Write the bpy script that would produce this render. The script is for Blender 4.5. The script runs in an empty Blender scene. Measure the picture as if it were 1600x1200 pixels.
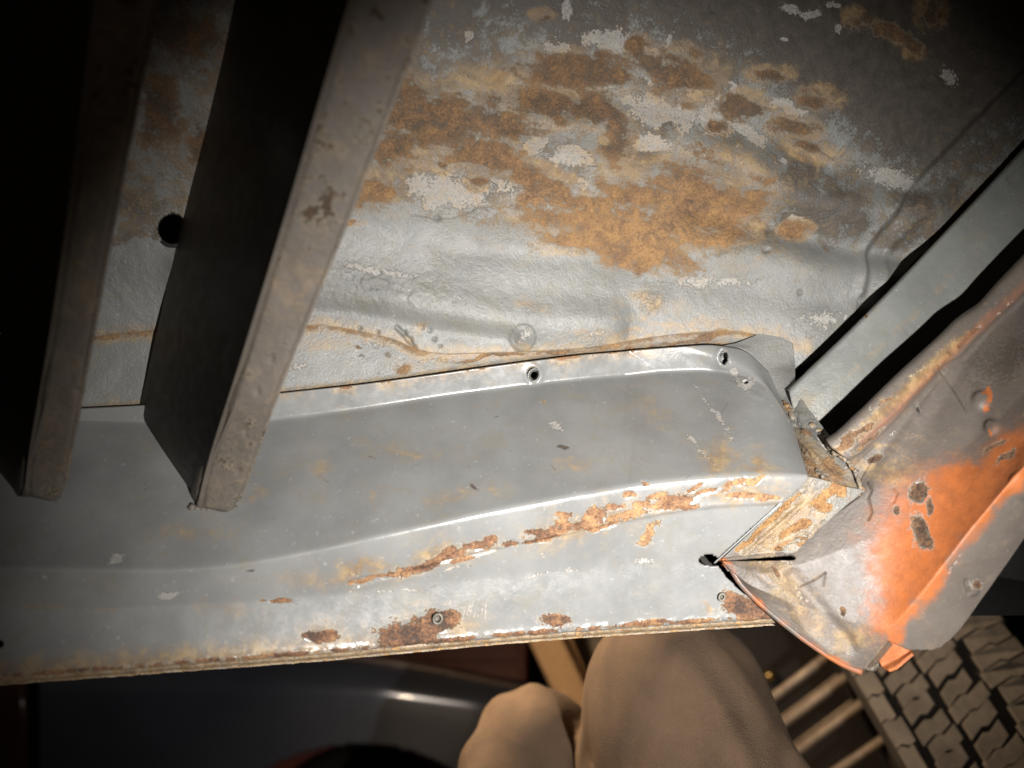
import bpy, math, random
import numpy as np
from mathutils import Vector, Matrix
random.seed(4); RS = np.random.RandomState(11)
scene = bpy.context.scene
C = scene.collection
# ------------------------------------------------------------------ camera
PITCH = math.radians(27.0)
CAM = np.array([0.0, 0.0, 0.34])
FPX = 1600*26/36
cam_d = bpy.data.cameras.new("camera"); cam = bpy.data.objects.new("camera", cam_d); C.objects.link(cam)
cam.location = CAM; cam.rotation_euler = (math.pi/2+PITCH, 0, 0)
cam_d.lens = 26; cam_d.sensor_width = 36; cam_d.clip_start = 0.01; cam_d.clip_end = 100
cam_d.dof.use_dof = True; cam_d.dof.focus_distance = 0.56; cam_d.dof.aperture_fstop = 3.4
scene.camera = cam
RIGHT = np.array([1.0, 0, 0]); FWD = np.array([0, math.cos(PITCH), math.sin(PITCH)]); UP = np.array([0, -math.sin(PITCH), math.cos(PITCH)])
def P(x, y, d):
    x = np.asarray(x, float); y = np.asarray(y, float); d = np.asarray(d, float)
    return CAM + ((x-800)/FPX*d)[..., None]*RIGHT + (-(y-600)/FPX*d)[..., None]*UP + d[..., None]*FWD
def PC(x, y, d):
    """the car's side runs slightly towards the camera on the left"""
    x = np.asarray(x, float); return P(x, y, np.asarray(d, float)*(1-.15*np.clip((980-x)/980, 0, 1.2)))
def unP(w):
    v = w-CAM; d = v@FWD
    return 800+FPX*(v@RIGHT)/d, 600-FPX*(v@UP)/d, d
# ------------------------------------------------------------------ world, lamps, exposure
world = bpy.data.worlds.new("World"); scene.world = world; world.use_nodes = True
bg = world.node_tree.nodes["Background"]; bg.inputs[0].default_value = (1.0, 0.8, 0.6, 1); bg.inputs[1].default_value = 0.009
def lamp(name, kind, loc, target, energy, color, **kw):
    l = bpy.data.lights.new(name, kind); o = bpy.data.objects.new(name, l); C.objects.link(o)
    o.location = Vector(loc); o.rotation_euler = (Vector(target)-Vector(loc)).to_track_quat('-Z', 'Y').to_euler()
    l.energy = energy; l.color = color
    for k, v in kw.items(): setattr(l, k, v)
    return o
TORCH = CAM + 0.165*RIGHT - 0.075*UP - 0.02*FWD
lamp("torch", 'SPOT', TORCH, P(980, 780, .55), 48, (1.0, 0.97, 0.94), spot_size=math.radians(83), spot_blend=1.0, shadow_soft_size=0.007)
lamp("work_lamp", 'AREA', (-.32, .98, .90), (0.1, 1.0, 0.4), 20.0, (1.0, 0.78, 0.54), size=0.10)
scene.view_settings.view_transform = 'Standard'; scene.view_settings.look = 'None'; scene.view_settings.exposure = 0.0; scene.view_settings.gamma = 1.0
scene.render.engine = 'CYCLES'; scene.cycles.max_bounces = 6; scene.cycles.use_denoising = True

# ------------------------------------------------------------------ numpy noise and fields
_T = RS.rand(256, 256)
def vnoise(x, y, s=0):
    x = x+s*17.37; y = y+s*31.71
    xi = np.floor(x).astype(int); yi = np.floor(y).astype(int); fx = x-xi; fy = y-yi
    fx = fx*fx*fx*(fx*(fx*6-15)+10); fy = fy*fy*fy*(fy*(fy*6-15)+10)
    a = _T[xi % 256, yi % 256]; b = _T[(xi+1) % 256, yi % 256]; c = _T[xi % 256, (yi+1) % 256]; d = _T[(xi+1) % 256, (yi+1) % 256]
    return (a*(1-fx)+b*fx)*(1-fy)+(c*(1-fx)+d*fx)*fy
def fbm(u, v, sc, o=4, s=0, g=.55):
    r = 0; a = 1; t = 0
    for k in range(o):
        r = r+a*vnoise(u/sc*2**k, v/sc*2**k, s+k*3); t += a; a *= g
    return r/t-.5
def ridged(u, v, sc, o=4, s=0):
    r = 0; a = 1; t = 0
    for k in range(o):
        r = r+a*(1-abs(2*vnoise(u/sc*2**k, v/sc*2**k, s+k*5)-1)); t += a; a *= .55
    return r/t
def warp(u, v, s=0, k=1.0):
    return (u+k*(36*fbm(u, v, 60, 3, s+1)+14*fbm(u, v, 14, 3, s+2)), v+k*(36*fbm(u, v, 60, 3, s+5)+14*fbm(u, v, 14, 3, s+7)))
def ell(u, v, L):
    f = np.zeros_like(u)
    for e in L:
        cx, cy, rx, ry = e[:4]; a = math.radians(e[4]) if len(e) > 4 else 0; w = e[5] if len(e) > 5 else 1
        dx = u-cx; dy = v-cy
        p = (dx*math.cos(a)+dy*math.sin(a))/rx; q = (-dx*math.sin(a)+dy*math.cos(a))/ry
        f = np.maximum(f, w/(1+p*p+q*q))
    return f
def pdist(u, v, pts):
    best = np.full(u.shape, 1e9); side = np.zeros(u.shape)
    for (x0, y0), (x1, y1) in zip(pts[:-1], pts[1:]):
        dx, dy = x1-x0, y1-y0; L = dx*dx+dy*dy
        t = np.clip(((u-x0)*dx+(v-y0)*dy)/L, 0, 1)
        d = np.hypot(u-x0-t*dx, v-y0-t*dy); s = np.sign((u-x0)*dy-(v-y0)*dx)
        m = d < best; best = np.where(m, d, best); side = np.where(m, s, side)
    return best, side
def band(u, v, pts, w):
    return np.exp(-(pdist(u, v, pts)[0]/w)**2)
def sstep(x, a, b):
    t = np.clip((x-a)/(b-a), 0, 1); return t*t*(3-2*t)

# ------------------------------------------------------------------ mesh helpers
def root(name, label, cat, loc=(0, 0, 0), group=None):
    o = bpy.data.objects.new(name, None); C.objects.link(o); o.location = Vector(loc); o.empty_display_size = .05
    o["label"] = label; o["category"] = cat
    if group: o["group"] = group
    return o
def base_of(parent):
    l = np.zeros(3)
    while parent is not None:
        l = l+np.array(parent.location); parent = parent.parent
    return l
def link(name, me, mats, parent=None, label=None, kind=None, smooth=True):
    o = bpy.data.objects.new(name, me); C.objects.link(o)
    for m in (mats if isinstance(mats, (list, tuple)) else [mats]):
        if not me.materials or len(me.materials) < 8: me.materials.append(m)
    if parent is not None: o.parent = parent
    if label: o["label"] = label
    if kind: o["kind"] = kind
    if smooth: me.polygons.foreach_set("use_smooth", [True]*len(me.polygons))
    return o
def mesh_np(name, verts, faces, attrs=None):
    me = bpy.data.meshes.new(name)
    faces = np.asarray(faces, dtype=np.int32)
    me.vertices.add(len(verts)); me.vertices.foreach_set("co", np.asarray(verts, dtype=np.float32).ravel())
    n = len(faces); k = faces.shape[1]
    me.loops.add(n*k); me.loops.foreach_set("vertex_index", faces.ravel())
    me.polygons.add(n); me.polygons.foreach_set("loop_start", np.arange(0, n*k, k, dtype=np.int32))
    me.polygons.foreach_set("loop_total", np.full(n, k, dtype=np.int32))
    me.update(calc_edges=True); me.validate()
    for a, val in (attrs or {}).items():
        at = me.attributes.new(a, 'FLOAT', 'POINT'); at.data.foreach_set("value", np.asarray(val, dtype=np.float32))
    return me
def gsmooth(A, sig, axis):
    if sig <= 0: return A
    r = int(3*sig)+1; k = np.exp(-.5*(np.arange(-r, r+1)/sig)**2); k /= k.sum()
    A = np.moveaxis(A, axis, 0)
    # reflect odd padding keeps the ends where they are
    lo = 2*A[:1]-A[r:0:-1]; hi = 2*A[-1:]-A[-2:-r-2:-1]
    B = np.concatenate([lo, A, hi], 0)
    out = sum(k[i]*B[i:i+len(A)] for i in range(len(k)))
    return np.moveaxis(out, 0, axis)
CARW = True
def rail(pts, n, sig=6):
    """pts: (px,py,depth) -> n world points, evenly spaced in px"""
    p = np.array(pts, float); s = np.r_[0, np.cumsum(np.hypot(*np.diff(p[:, :2], axis=0).T))]
    t = np.linspace(0, s[-1], n)
    q = np.stack([np.interp(t, s, p[:, k]) for k in range(3)], 1)
    q = gsmooth(q, sig, 0)
    return (PC if CARW else P)(q[:, 0], q[:, 1], q[:, 2])
def sheet(name, rails, counts, mat, parent, disp=None, masks=None, cross_sig=1.5, rail_sig=6, n=400, hole=None, thick=.0018, label=None):
    """loft through feature lines; counts = rows between them. disp in mm towards the camera, masks and holes from the picture position of each vertex."""
    R = [rail(r, n, rail_sig) for r in rails]
    rows = []
    for a, b, c in zip(R[:-1], R[1:], counts):
        for k in range(c): rows.append(a+(b-a)*k/c)
    rows.append(R[-1]); G = np.array(rows)
    G = gsmooth(G, cross_sig, 0)
    u, v, d = unP(G)
    N = np.cross(np.gradient(G, axis=1), np.gradient(G, axis=0)); N /= np.linalg.norm(N, axis=2, keepdims=True)+1e-12
    tw = CAM-G; N *= np.sign((N*tw).sum(2, keepdims=True))
    m, nn = G.shape[:2]
    mk = masks(u, v) if masks else {}
    if disp is not None: G = G+N*(disp(u, v)*.001)[..., None]
    idx = np.arange(m*nn).reshape(m, nn)
    F = np.stack([idx[:-1, :-1], idx[:-1, 1:], idx[1:, 1:], idx[1:, :-1]], -1).reshape(-1, 4)
    if hole is not None:
        h = hole(u, v).ravel(); F = F[~(h[F].sum(1) >= 2)]
    V = G.reshape(-1, 3); NV = N.reshape(-1, 3)
    # rim skirt where an edge belongs to one face only
    E = np.concatenate([F[:, [0, 1]], F[:, [1, 2]], F[:, [2, 3]], F[:, [3, 0]]]); key = np.sort(E, 1); key = key[:, 0].astype(np.int64)*len(V)+key[:, 1]
    _, first, cnt = np.unique(key, return_index=True, return_counts=True); B = E[first[cnt == 1]]
    bi = np.unique(B); mp = -np.ones(len(V), int); mp[bi] = len(V)+np.arange(len(bi))
    V2 = np.concatenate([V, V[bi]-NV[bi]*thick])
    F2 = np.concatenate([F, np.stack([B[:, 1], B[:, 0], mp[B[:, 0]], mp[B[:, 1]]], 1)])
    at = {k: np.r_[x.ravel(), x.ravel()[bi]] for k, x in mk.items()}
    # drop unused vertices
    used = np.unique(F2); rm = -np.ones(len(V2), int); rm[used] = np.arange(len(used))
    V2 = V2[used]; F2 = rm[F2]; at = {k: x[used] for k, x in at.items()}
    me = mesh_np(name, V2-base_of(parent), F2, at)
    return link(name, me, mat, parent, label)
def tube(path, r, seg=10, caps=True):
    path = np.array(path, float); n = len(path); r = np.broadcast_to(np.asarray(r, float), (n,))
    T = np.gradient(path, axis=0); T /= np.linalg.norm(T, axis=1, keepdims=True)
    ref = np.array([0.3, 0.2, .93]); V = []; 
    for i in range(n):
        a = np.cross(T[i], ref); a /= np.linalg.norm(a); b = np.cross(T[i], a)
        for k in range(seg):
            t = 2*math.pi*k/seg; V.append(path[i]+r[i]*(a*math.cos(t)+b*math.sin(t)))
    F = [[i*seg+k, i*seg+(k+1) % seg, (i+1)*seg+(k+1) % seg, (i+1)*seg+k] for i in range(n-1) for k in range(seg)]
    if caps:
        for i, e in ((0, 0), (n-1, (n-1)*seg)):
            c = len(V); V.append(path[i]); F += [[e+k, e+(k+1) % seg, c, c] for k in range(seg)]
    return np.array(V), F
def pymesh(name, V, F, parent=None):
    me = bpy.data.meshes.new(name); V = np.asarray(V)-base_of(parent)
    me.from_pydata([tuple(x) for x in V], [], [tuple(dict.fromkeys(int(i) for i in f)) for f in F]); me.update(); return me
def box_wh(center, ax, ay, az, hx, hy, hz, bev=0.0):
    ax, ay, az = [np.array(a, float)/np.linalg.norm(a) for a in (ax, ay, az)]
    if bev <= 0:
        V = [np.array(center)+sx*hx*ax+sy*hy*ay+sz*hz*az for sx in (-1, 1) for sy in (-1, 1) for sz in (-1, 1)]
        return V, [(0, 1, 3, 2), (4, 6, 7, 5), (0, 4, 5, 1), (2, 3, 7, 6), (0, 2, 6, 4), (1, 5, 7, 3)]
    V = []; F = []
    loop = lambda x, y, b: [(-x+b, -y), (x-b, -y), (x, -y+b), (x, y-b), (x-b, y), (-x+b, y), (-x, y-b), (-x, -y+b)]
    for (s, z) in ((bev, -hz), (0, -hz+bev), (0, hz-bev), (bev, hz)):
        for (x, y) in loop(hx-s, hy-s, bev): V.append(np.array(center)+x*ax+y*ay+z*az)
    for i in range(3):
        for k in range(8): F.append((i*8+k, i*8+(k+1) % 8, (i+1)*8+(k+1) % 8, (i+1)*8+k))
    F.append(tuple(range(7, -1, -1))); F.append(tuple(range(24, 32)))
    return V, F

# ------------------------------------------------------------------ materials
def worn(name, base, rough=.38, rust_a=(.040, .021, .012), rust_b=(.115, .058, .025), rust_c=(.29, .155, .055), prime=(.46, .125, .022), dark=(.043, .035, .027), pale=(.30, .285, .26), spec=.5, grain=1.0, dust=.0, soft=.035, rmix=1.0):
    m = bpy.data.materials.new(name); m.use_nodes = True; nt = m.node_tree; N = nt.nodes; L = nt.links
    bs = N["Principled BSDF"]
    tc = N.new("ShaderNodeTexCoord")
    def noise(sc, det=5, ro=.6, dist=0, off=0):
        n = N.new("ShaderNodeTexNoise"); n.inputs["Scale"].default_value = sc; n.inputs["Detail"].default_value = det; n.inputs["Roughness"].default_value = ro; n.inputs["Distortion"].default_value = dist
        if off:
            mp = N.new("ShaderNodeMapping"); mp.inputs["Location"].default_value = (off, off*.7, off*1.3); L.new(tc.outputs["Object"], mp.inputs[0]); L.new(mp.outputs[0], n.inputs["Vector"])
        else: L.new(tc.outputs["Object"], n.inputs["Vector"])
        return n.outputs["Fac"]
    def math_(op, a, b=None, c=None):
        n = N.new("ShaderNodeMath"); n.operation = op
        for i, x in enumerate((a, b, c)):
            if x is None: continue
            if isinstance(x, (int, float)): n.inputs[i].default_value = x
            else: L.new(x, n.inputs[i])
        return n.outputs[0]
    def attr(a):
        n = N.new("ShaderNodeAttribute"); n.attribute_name = a; return n.outputs["Fac"]
    def mr(x, a, b, lo=0, hi=1):
        n = N.new("ShaderNodeMapRange"); n.interpolation_type = 'SMOOTHSTEP'; L.new(x, n.inputs[0])
        for i, k in enumerate((a, b, lo, hi)): n.inputs[i+1].default_value = k
        return n.outputs[0]
    def mix(f, a, b):
        n = N.new("ShaderNodeMix"); n.data_type = 'RGBA'
        if isinstance(f, (int, float)): n.inputs[0].default_value = f
        else: L.new(f, n.inputs[0])
        for i, x in ((6, a), (7, b)):
            if isinstance(x, tuple): n.inputs[i].default_value = (*x, 1)
            else: L.new(x, n.inputs[i])
        return n.outputs[2]
    nA = noise(22, 4, .55); nB = noise(110, 6, .65, .3, 3); nC = noise(520, 5, .7, 0, 7); nD = noise(1800, 2, .6, 0, 11); nE = noise(45, 8, .7, .6, 19)
    jit = math_('ADD', math_('MULTIPLY', math_('SUBTRACT', nB, .5), .85), math_('MULTIPLY', math_('SUBTRACT', nC, .5), .75))
    def edge(a, w=.05, k=1.0): return mr(math_('ADD', attr(a), math_('MULTIPLY', jit, k)), .5-w, .5+w)
    dk = tuple(c*.78 for c in base); lt = tuple(min(1, c*1.16) for c in base)
    col = mix(mr(nA, .3, .7), tuple(c*.86 for c in base), tuple(c*1.08 for c in base))
    col = mix(mr(nE, .5, .72, 0, .75), col, (base[0]*1.02, base[1]*.93, base[2]*.78))
    # fine dirt specks and pale nicks all over the paint
    col = mix(mr(nC, .63, .70, 0, .5), col, tuple(c*.45 for c in base))
    col = mix(mr(noise(300, 3, .6, 0, 23), .66, .71, 0, .6), col, tuple(min(1, c*1.7) for c in base))
    f_dark = edge('dark', .12); col = mix(math_('MULTIPLY', f_dark, .92), col, mix(mr(nB, .3, .7), dark, tuple(c*1.5 for c in dark)))
    f_pale = edge('pale', .035, 1.4); col = mix(math_('MULTIPLY', f_pale, mr(nC, .2, .6, .55, 1)), col, mix(mr(nC, .35, .65), tuple(c*.72 for c in pale), pale))
    # yellowish bleeding round the rust, and warm glow painted near the sill lip
    f_st = mr(math_('ADD', attr('stain_glow'), math_('MULTIPLY', jit, 1.1)), .15, .85); col = mix(math_('MULTIPLY', f_st, .85), col, mix(mr(nB, .35, .65), (.17, .10, .042), (.29, .20, .095)))
    f_pr = mr(math_('ADD', attr('prime'), math_('MULTIPLY', jit, .5)), .15, .9); col = mix(f_pr, col, mix(mr(nB, .3, .7), prime, tuple(c*.72 for c in prime)))
    f_rim = math_('MULTIPLY', mr(math_('ADD', attr('rust'), jit), .36, .45), .55); col = mix(f_rim, col, mix(mr(nC, .4, .6), (.26, .21, .135), tuple(pale)))
    f_rust = edge('rust', soft)
    t = math_('ADD', math_('ADD', math_('MULTIPLY', math_('SUBTRACT', nB, .5), 1.5), math_('MULTIPLY', math_('SUBTRACT', nC, .5), 1.7)), math_('ADD', math_('MULTIPLY', math_('SUBTRACT', nE, .5), 1.5), math_('ADD', math_('MULTIPLY', attr('tint'), .6), .18)))
    rr = N.new("ShaderNodeValToRGB"); L.new(t, rr.inputs[0]); cr = rr.color_ramp
    cr.elements[0].position = .05; cr.elements[0].color = (*rust_a, 1); cr.elements[1].position = 1.0; cr.elements[1].color = (*rust_c, 1)
    e = cr.elements.new(.45); e.color = (*rust_b, 1)
    col = mix(math_('MULTIPLY', f_rust, rmix), col, rr.outputs[0])
    if dust: col = mix(mr(nA, .3, .75, dust*.3, dust), col, (.22, .17, .12))
    L.new(col, bs.inputs["Base Color"])
    r = math_('ADD', mr(nB, .3, .7, rough-.06, rough+.10), math_('MULTIPLY', math_('MAXIMUM', f_rust, f_pale), .42))
    r = math_('ADD', r, math_('MULTIPLY', math_('MAXIMUM', f_dark, f_pr), .15)); r = math_('SUBTRACT', r, math_('MULTIPLY', attr('wet'), .25))
    r = math_('MINIMUM', math_('MAXIMUM', r, .12), 1.0); L.new(r, bs.inputs["Roughness"])
    bs.inputs["Specular IOR Level"].default_value = spec
    # relief, in metres
    rel = math_('ADD', math_('MULTIPLY', nC, .00011*grain), math_('MULTIPLY', nD, .00003*grain))
    rusty = math_('MAXIMUM', f_rust, math_('MULTIPLY', f_pale, .15))
    rel = math_('ADD', rel, math_('MULTIPLY', math_('MULTIPLY', math_('ADD', nC, math_('MULTIPLY', nB, .7)), .0009), rusty))
    rel = math_('SUBTRACT', rel, math_('MULTIPLY', f_rust, .0004)); rel = math_('ADD', rel, math_('MULTIPLY', f_pale, .0001))
    rel = math_('ADD', rel, math_('MULTIPLY', math_('MULTIPLY', attr('lump'), math_('ADD', nB, math_('MULTIPLY', nC, .45))), .0028))
    bp = N.new("ShaderNodeBump"); bp.inputs["Strength"].default_value = 1.0; bp.inputs["Distance"].default_value = 1.0; L.new(rel, bp.inputs["Height"]); L.new(bp.outputs[0], bs.inputs["Normal"])
    return m
def plain(name, col, rough=.6, metal=0, var=.2, sc=60, bump=.0003, spec=.5, coat=0, col2=None):
    m = bpy.data.materials.new(name); m.use_nodes = True; nt = m.node_tree; N = nt.nodes; L = nt.links; bs = N["Principled BSDF"]
    tc = N.new("ShaderNodeTexCoord"); n = N.new("ShaderNodeTexNoise"); n.inputs["Scale"].default_value = sc; n.inputs["Detail"].default_value = 7; n.inputs["Roughness"].default_value = .65; L.new(tc.outputs["Object"], n.inputs["Vector"])
    cr = N.new("ShaderNodeValToRGB"); L.new(n.outputs["Fac"], cr.inputs[0]); cr.color_ramp.elements[0].position = .3; cr.color_ramp.elements[1].position = .7
    cr.color_ramp.elements[0].color = (*[c*(1-var) for c in col], 1); cr.color_ramp.elements[1].color = (*(col2 or [min(1, c*(1+var)) for c in col]), 1)
    L.new(cr.outputs[0], bs.inputs["Base Color"]); bs.inputs["Roughness"].default_value = rough; bs.inputs["Metallic"].default_value = metal; bs.inputs["Specular IOR Level"].default_value = spec; bs.inputs["Coat Weight"].default_value = coat
    if bump:
        bp = N.new("ShaderNodeBump"); bp.inputs["Distance"].default_value = bump; bp.inputs["Strength"].default_value = 1; L.new(n.outputs["Fac"], bp.inputs["Height"]); L.new(bp.outputs[0], bs.inputs["Normal"])
    return m
M_floor = worn("floor_paint", (.145, .146, .136), .42, grain=3.0, soft=.16, rmix=.86, rust_a=(.05, .030, .016), rust_b=(.13, .065, .026), rust_c=(.27, .145, .052))
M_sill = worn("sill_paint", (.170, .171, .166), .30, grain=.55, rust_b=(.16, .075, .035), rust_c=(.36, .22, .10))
M_bracket = worn("bracket_paint", (.100, .085, .073), .46, grain=2.0, rust_b=(.13, .07, .035), rust_c=(.28, .17, .08), prime=(.34, .100, .026), soft=.06)
M_corner = worn("corner_paint", (.150, .149, .136), .32, grain=1.5, rust_b=(.17, .08, .03), rust_c=(.36, .21, .08))
M_brace = worn("brace_paint", (.15, .155, .145), .42, grain=1.3)
M_rail = worn("rail_paint", (.10, .085, .070), .6, grain=2.5, rust_a=(.045, .029, .02), rust_b=(.07, .043, .026), rust_c=(.11, .065, .035), pale=(.13, .115, .095), dark=(.05, .043, .036))
M_steel = plain("bare_steel", (.16, .145, .12), .5, .3, .4, 900)
M_dark = plain("cavity_shade_black", (.012, .010, .008), .8, 0, .3, 60)  # near-black colour stands in for shade in holes and gaps

# ------------------------------------------------------------------ the ground and the garage wall
def plane(name, pts, mat, kind="structure"):
    me = pymesh(name, np.array(pts, float), [(0, 1, 2, 3)]); return link(name, me, mat, None, None, kind, False)
M_ground = plain("concrete_floor", (.10, .09, .08), .85, 0, .35, 3, .002)
M_wallb = plain("dark_render", (.05, .04, .032), .9, 0, .4, 2, .003)
plane("ground", [(-12, -6, 0), (12, -6, 0), (12, 14, 0), (-12, 14, 0)], M_ground)

# ================================================================== THE CAR'S UNDERSIDE
car = root("car_underbody", "rusty grey painted underside of an old car with sill, floor braces and orange bracket", "car underside", (0.05, .6, .5))
# feature lines (picture position, depth in metres)
SEAM_TOP = [(-160, 560), (0, 545), (200, 520), (330, 510), (480, 508), (530, 511), (575, 521), (620, 531), (650, 548), (690, 555), (760, 552), (850, 549), (920, 544), (1000, 530), (1080, 520), (1150, 516), (1215, 524), (1260, 545)]
SEAM_A = [(-160, 658), (0, 648), (130, 640), (300, 630), (430, 616), (560, 602), (650, 590), (740, 577), (820, 566), (900, 556), (1000, 547), (1110, 538), (1165, 545)]
LINE_B = [(-160, 655), (0, 655), (130, 656), (240, 660), (400, 660), (560, 640), (700, 618), (830, 601), (930, 591), (1040, 581), (1120, 579), (1172, 588), (1208, 612)]
LINE_C = [(-160, 884), (0, 888), (150, 891), (260, 892), (350, 886), (430, 873), (520, 855), (620, 832), (750, 803), (900, 774), (1000, 757), (1100, 746), (1190, 742), (1262, 744)]
OVER = [(300, 940), (545, 914), (600, 899), (640, 892), (700, 875), (775, 858), (870, 838), (960, 818), (1040, 802), (1110, 793), (1222, 786)]
LINE_D = [(-160, 962), (0, 957), (200, 950), (400, 940), (500, 929), (600, 917), (750, 903), (900, 888), (1000, 880), (1080, 876)]
LINE_E = [(-160, 1066), (0, 1055), (150, 1044), (300, 1033), (500, 1018), (650, 1004), (800, 990), (950, 979), (1100, 969), (1212, 962)]
D = lambda L, d: [(x, y, d if not callable(d) else d(x)) for x, y in L]
GAPL = [(1238, 612), (1244, 575), (1300, 548), (1312, 533), (1380, 475), (1400, 452), (1440, 403), (1500, 345), (1560, 298), (1600, 238), (1800, 40)]

# ---- floor panel
RUST_F = [(890, 115, 88, 26, 4), (850, 152, 50, 30), (690, 185, 105, 46, -5), (610, 235, 50, 28), (790, 255, 80, 15, 15), (935, 318, 90, 20, 12), (955, 350, 105, 34, 10), (1080, 305, 78, 50), (1120, 345, 50, 20),
          (1005, 395, 62, 22, 8), (1010, 420, 26, 8), (962, 215, 20, 36), (1065, 118, 44, 32), (1000, 80, 16, 16), (1203, 115, 24, 10), (1282, 155, 24, 15), (1165, 165, 24, 18), (1238, 195, 32, 17, 15),
          (1125, 200, 16, 8), (1265, 238, 26, 10, 20), (1335, 25, 14, 11), (1392, 48, 30, 9, 30), (1430, 82, 12, 9), (1250, 358, 18, 11), (846, 22, 14, 7), (590, 305, 34, 16), (575, 285, 30, 9), (780, 190, 34, 22), (548, 348, 16, 4), (745, 285, 14, 10), (690, 255, 12, 12), (1455, 20, 16, 20, 20)]
RUST_F += [(1000, 300, 60, 14, 10), (1130, 370, 40, 10), (900, 380, 40, 14), (860, 290, 40, 12, 10), (930, 170, 26, 20), (740, 235, 60, 20), (640, 150, 40, 16), (1160, 320, 24, 20), (1060, 345, 60, 24)]
PALE_F = [(960, 72, 60, 17, 8), (1020, 105, 17, 30), (1050, 175, 58, 24, 12), (1120, 190, 46, 20, 20), (1000, 225, 50, 15), (885, 242, 34, 22), (835, 222, 16, 20), (705, 300, 50, 26, 8), (1240, 14, 14, 6), (1265, 22, 14, 6), (1300, 8, 10, 5), (1225, 55, 8, 3), (1310, 50, 6, 7),
          (1150, 145, 8, 14), (1170, 210, 30, 10, 20), (1390, 275, 36, 14, 25), (1045, 300, 16, 5), (1090, 322, 14, 7), (885, 10, 5, 18), (737, 58, 6, 8), (1045, 62, 5, 22, 20), (1245, 352, 14, 10), (1480, 115, 24, 9, 20), (1230, 170, 26, 7, 20), (870, 75, 24, 8, 10), (850, 300, 16, 4, 60), (1225, 248, 6, 4), (950, 135, 12, 10), (1100, 155, 12, 10)]
DARKP = [(560, -60), (700, 30), (870, 55), (960, 40), (1100, 80), (1200, 140), (1330, 225), (1410, 285), (1480, 290), (1560, 230), (1700, 150)]
def floor_masks(u, v):
    wu, wv = warp(u, v, 2); wu2, wv2 = warp(u, v, 9, .6)
    su = (u*.97+v*.24)*.42; sv = (-u*.24+v*.97)*1.25
    e0 = ell(wu, wv, RUST_F); near = sstep(ell(u, v, RUST_F), .10, .36)
    rust = e0*.80+.10*near+1.0*fbm(su, sv, 30, 5, 21, .66)*near; pale = ell(wu2, wv2, PALE_F)*1.0+.9*fbm(u, v, 30, 5, 33, .65)*sstep(ell(u, v, PALE_F), .1, .4)
    pale = np.maximum(pale, .60*ell(wu, wv, [(1040, 150, 170, 70, 18), (840, 290, 170, 50)])*(.6+1.2*(fbm(u, v, 22, 3, 4)+.25)))
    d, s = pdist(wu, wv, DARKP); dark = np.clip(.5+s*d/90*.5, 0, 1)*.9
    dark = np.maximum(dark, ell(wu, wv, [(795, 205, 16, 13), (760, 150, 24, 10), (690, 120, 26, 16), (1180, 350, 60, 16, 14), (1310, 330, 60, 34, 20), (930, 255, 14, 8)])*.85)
    # upper half is duller, patchy undercoat; the lower half bluish grey paint
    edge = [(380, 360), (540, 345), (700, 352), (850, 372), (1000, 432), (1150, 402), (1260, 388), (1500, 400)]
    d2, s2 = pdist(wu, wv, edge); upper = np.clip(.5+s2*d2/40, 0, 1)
    stain_glow = .62*ell(wu, wv, [(700, 215, 200, 75), (900, 130, 90, 50), (1000, 340, 190, 60), (960, 250, 60, 60), (1080, 120, 60, 40), (1000, 330, 200, 70, 8), (1020, 470, 34, 15), (1110, 506, 56, 14), (990, 525, 90, 9), (575, 300, 60, 30), (560, 525, 90, 12, 12), (650, 500, 14, 9), (915, 515, 12, 8), (1060, 500, 70, 8), (820, 478, 20, 8), (1300, 245, 40, 14)])
    stain_glow = np.maximum(stain_glow, near*(.55+.9*fbm(su, sv, 40, 4, 61))); stain_glow = np.maximum(stain_glow, upper*.35*(1-dark)); dark = np.maximum(dark, upper*(.52+.6*fbm(u, v, 60, 4, 44)+.12*sstep(-v, -160, 0)))
    pale = np.maximum(pale, .62*ell(wu2, wv2, [(1020, 472, 30, 16), (815, 525, 16, 16), (925, 515, 20, 8), (1110, 440, 120, 12), (600, 425, 90, 8, 12), (1290, 500, 50, 25)]))
    st, _ = pdist(u, v, SEAM_TOP); seam = np.exp(-(st/7)**2)
    rust = np.maximum(rust, (.7+1.3*fbm(u, v, 55, 4, 77))*seam*(.52*sstep(u, 900, 1040)*sstep(1200-u, 0, 60)+.5*sstep(640-u, 0, 60)+.2)*(.8+fbm(u, v, 20, 3, 5)))
    stain_glow = np.maximum(stain_glow, np.exp(-(st/18)**2)*.55)
    rust = np.maximum(rust, ell(wu, wv, [(285, 60, 70, 50), (250, 170, 40, 70), (300, 230, 26, 40)])*.8)
    tint = .15+.75*sstep(v, 180, 380)+.1*fbm(u, v, 50, 3, 8)
    lump = .12+.30*upper*(1-dark)+.2*ell(u, v, [(1220, 350, 90, 50), (1200, 450, 140, 50)])+.5*ell(u, v, [(560, 445, 80, 22)])
    wet = ell(u, v, [(550, 440, 90, 26, 8)])*1.2+.25*(1-upper)
    return dict(rust=rust, pale=pale, dark=dark, stain_glow=stain_glow, tint=tint, lump=lump, wet=np.clip(wet, 0, 1))
def su_(u, v): return u*.9+v*.4+9*fbm(u, v, 18, 3, 71), v*.9-u*.3+9*fbm(u, v, 18, 3, 75)
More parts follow.
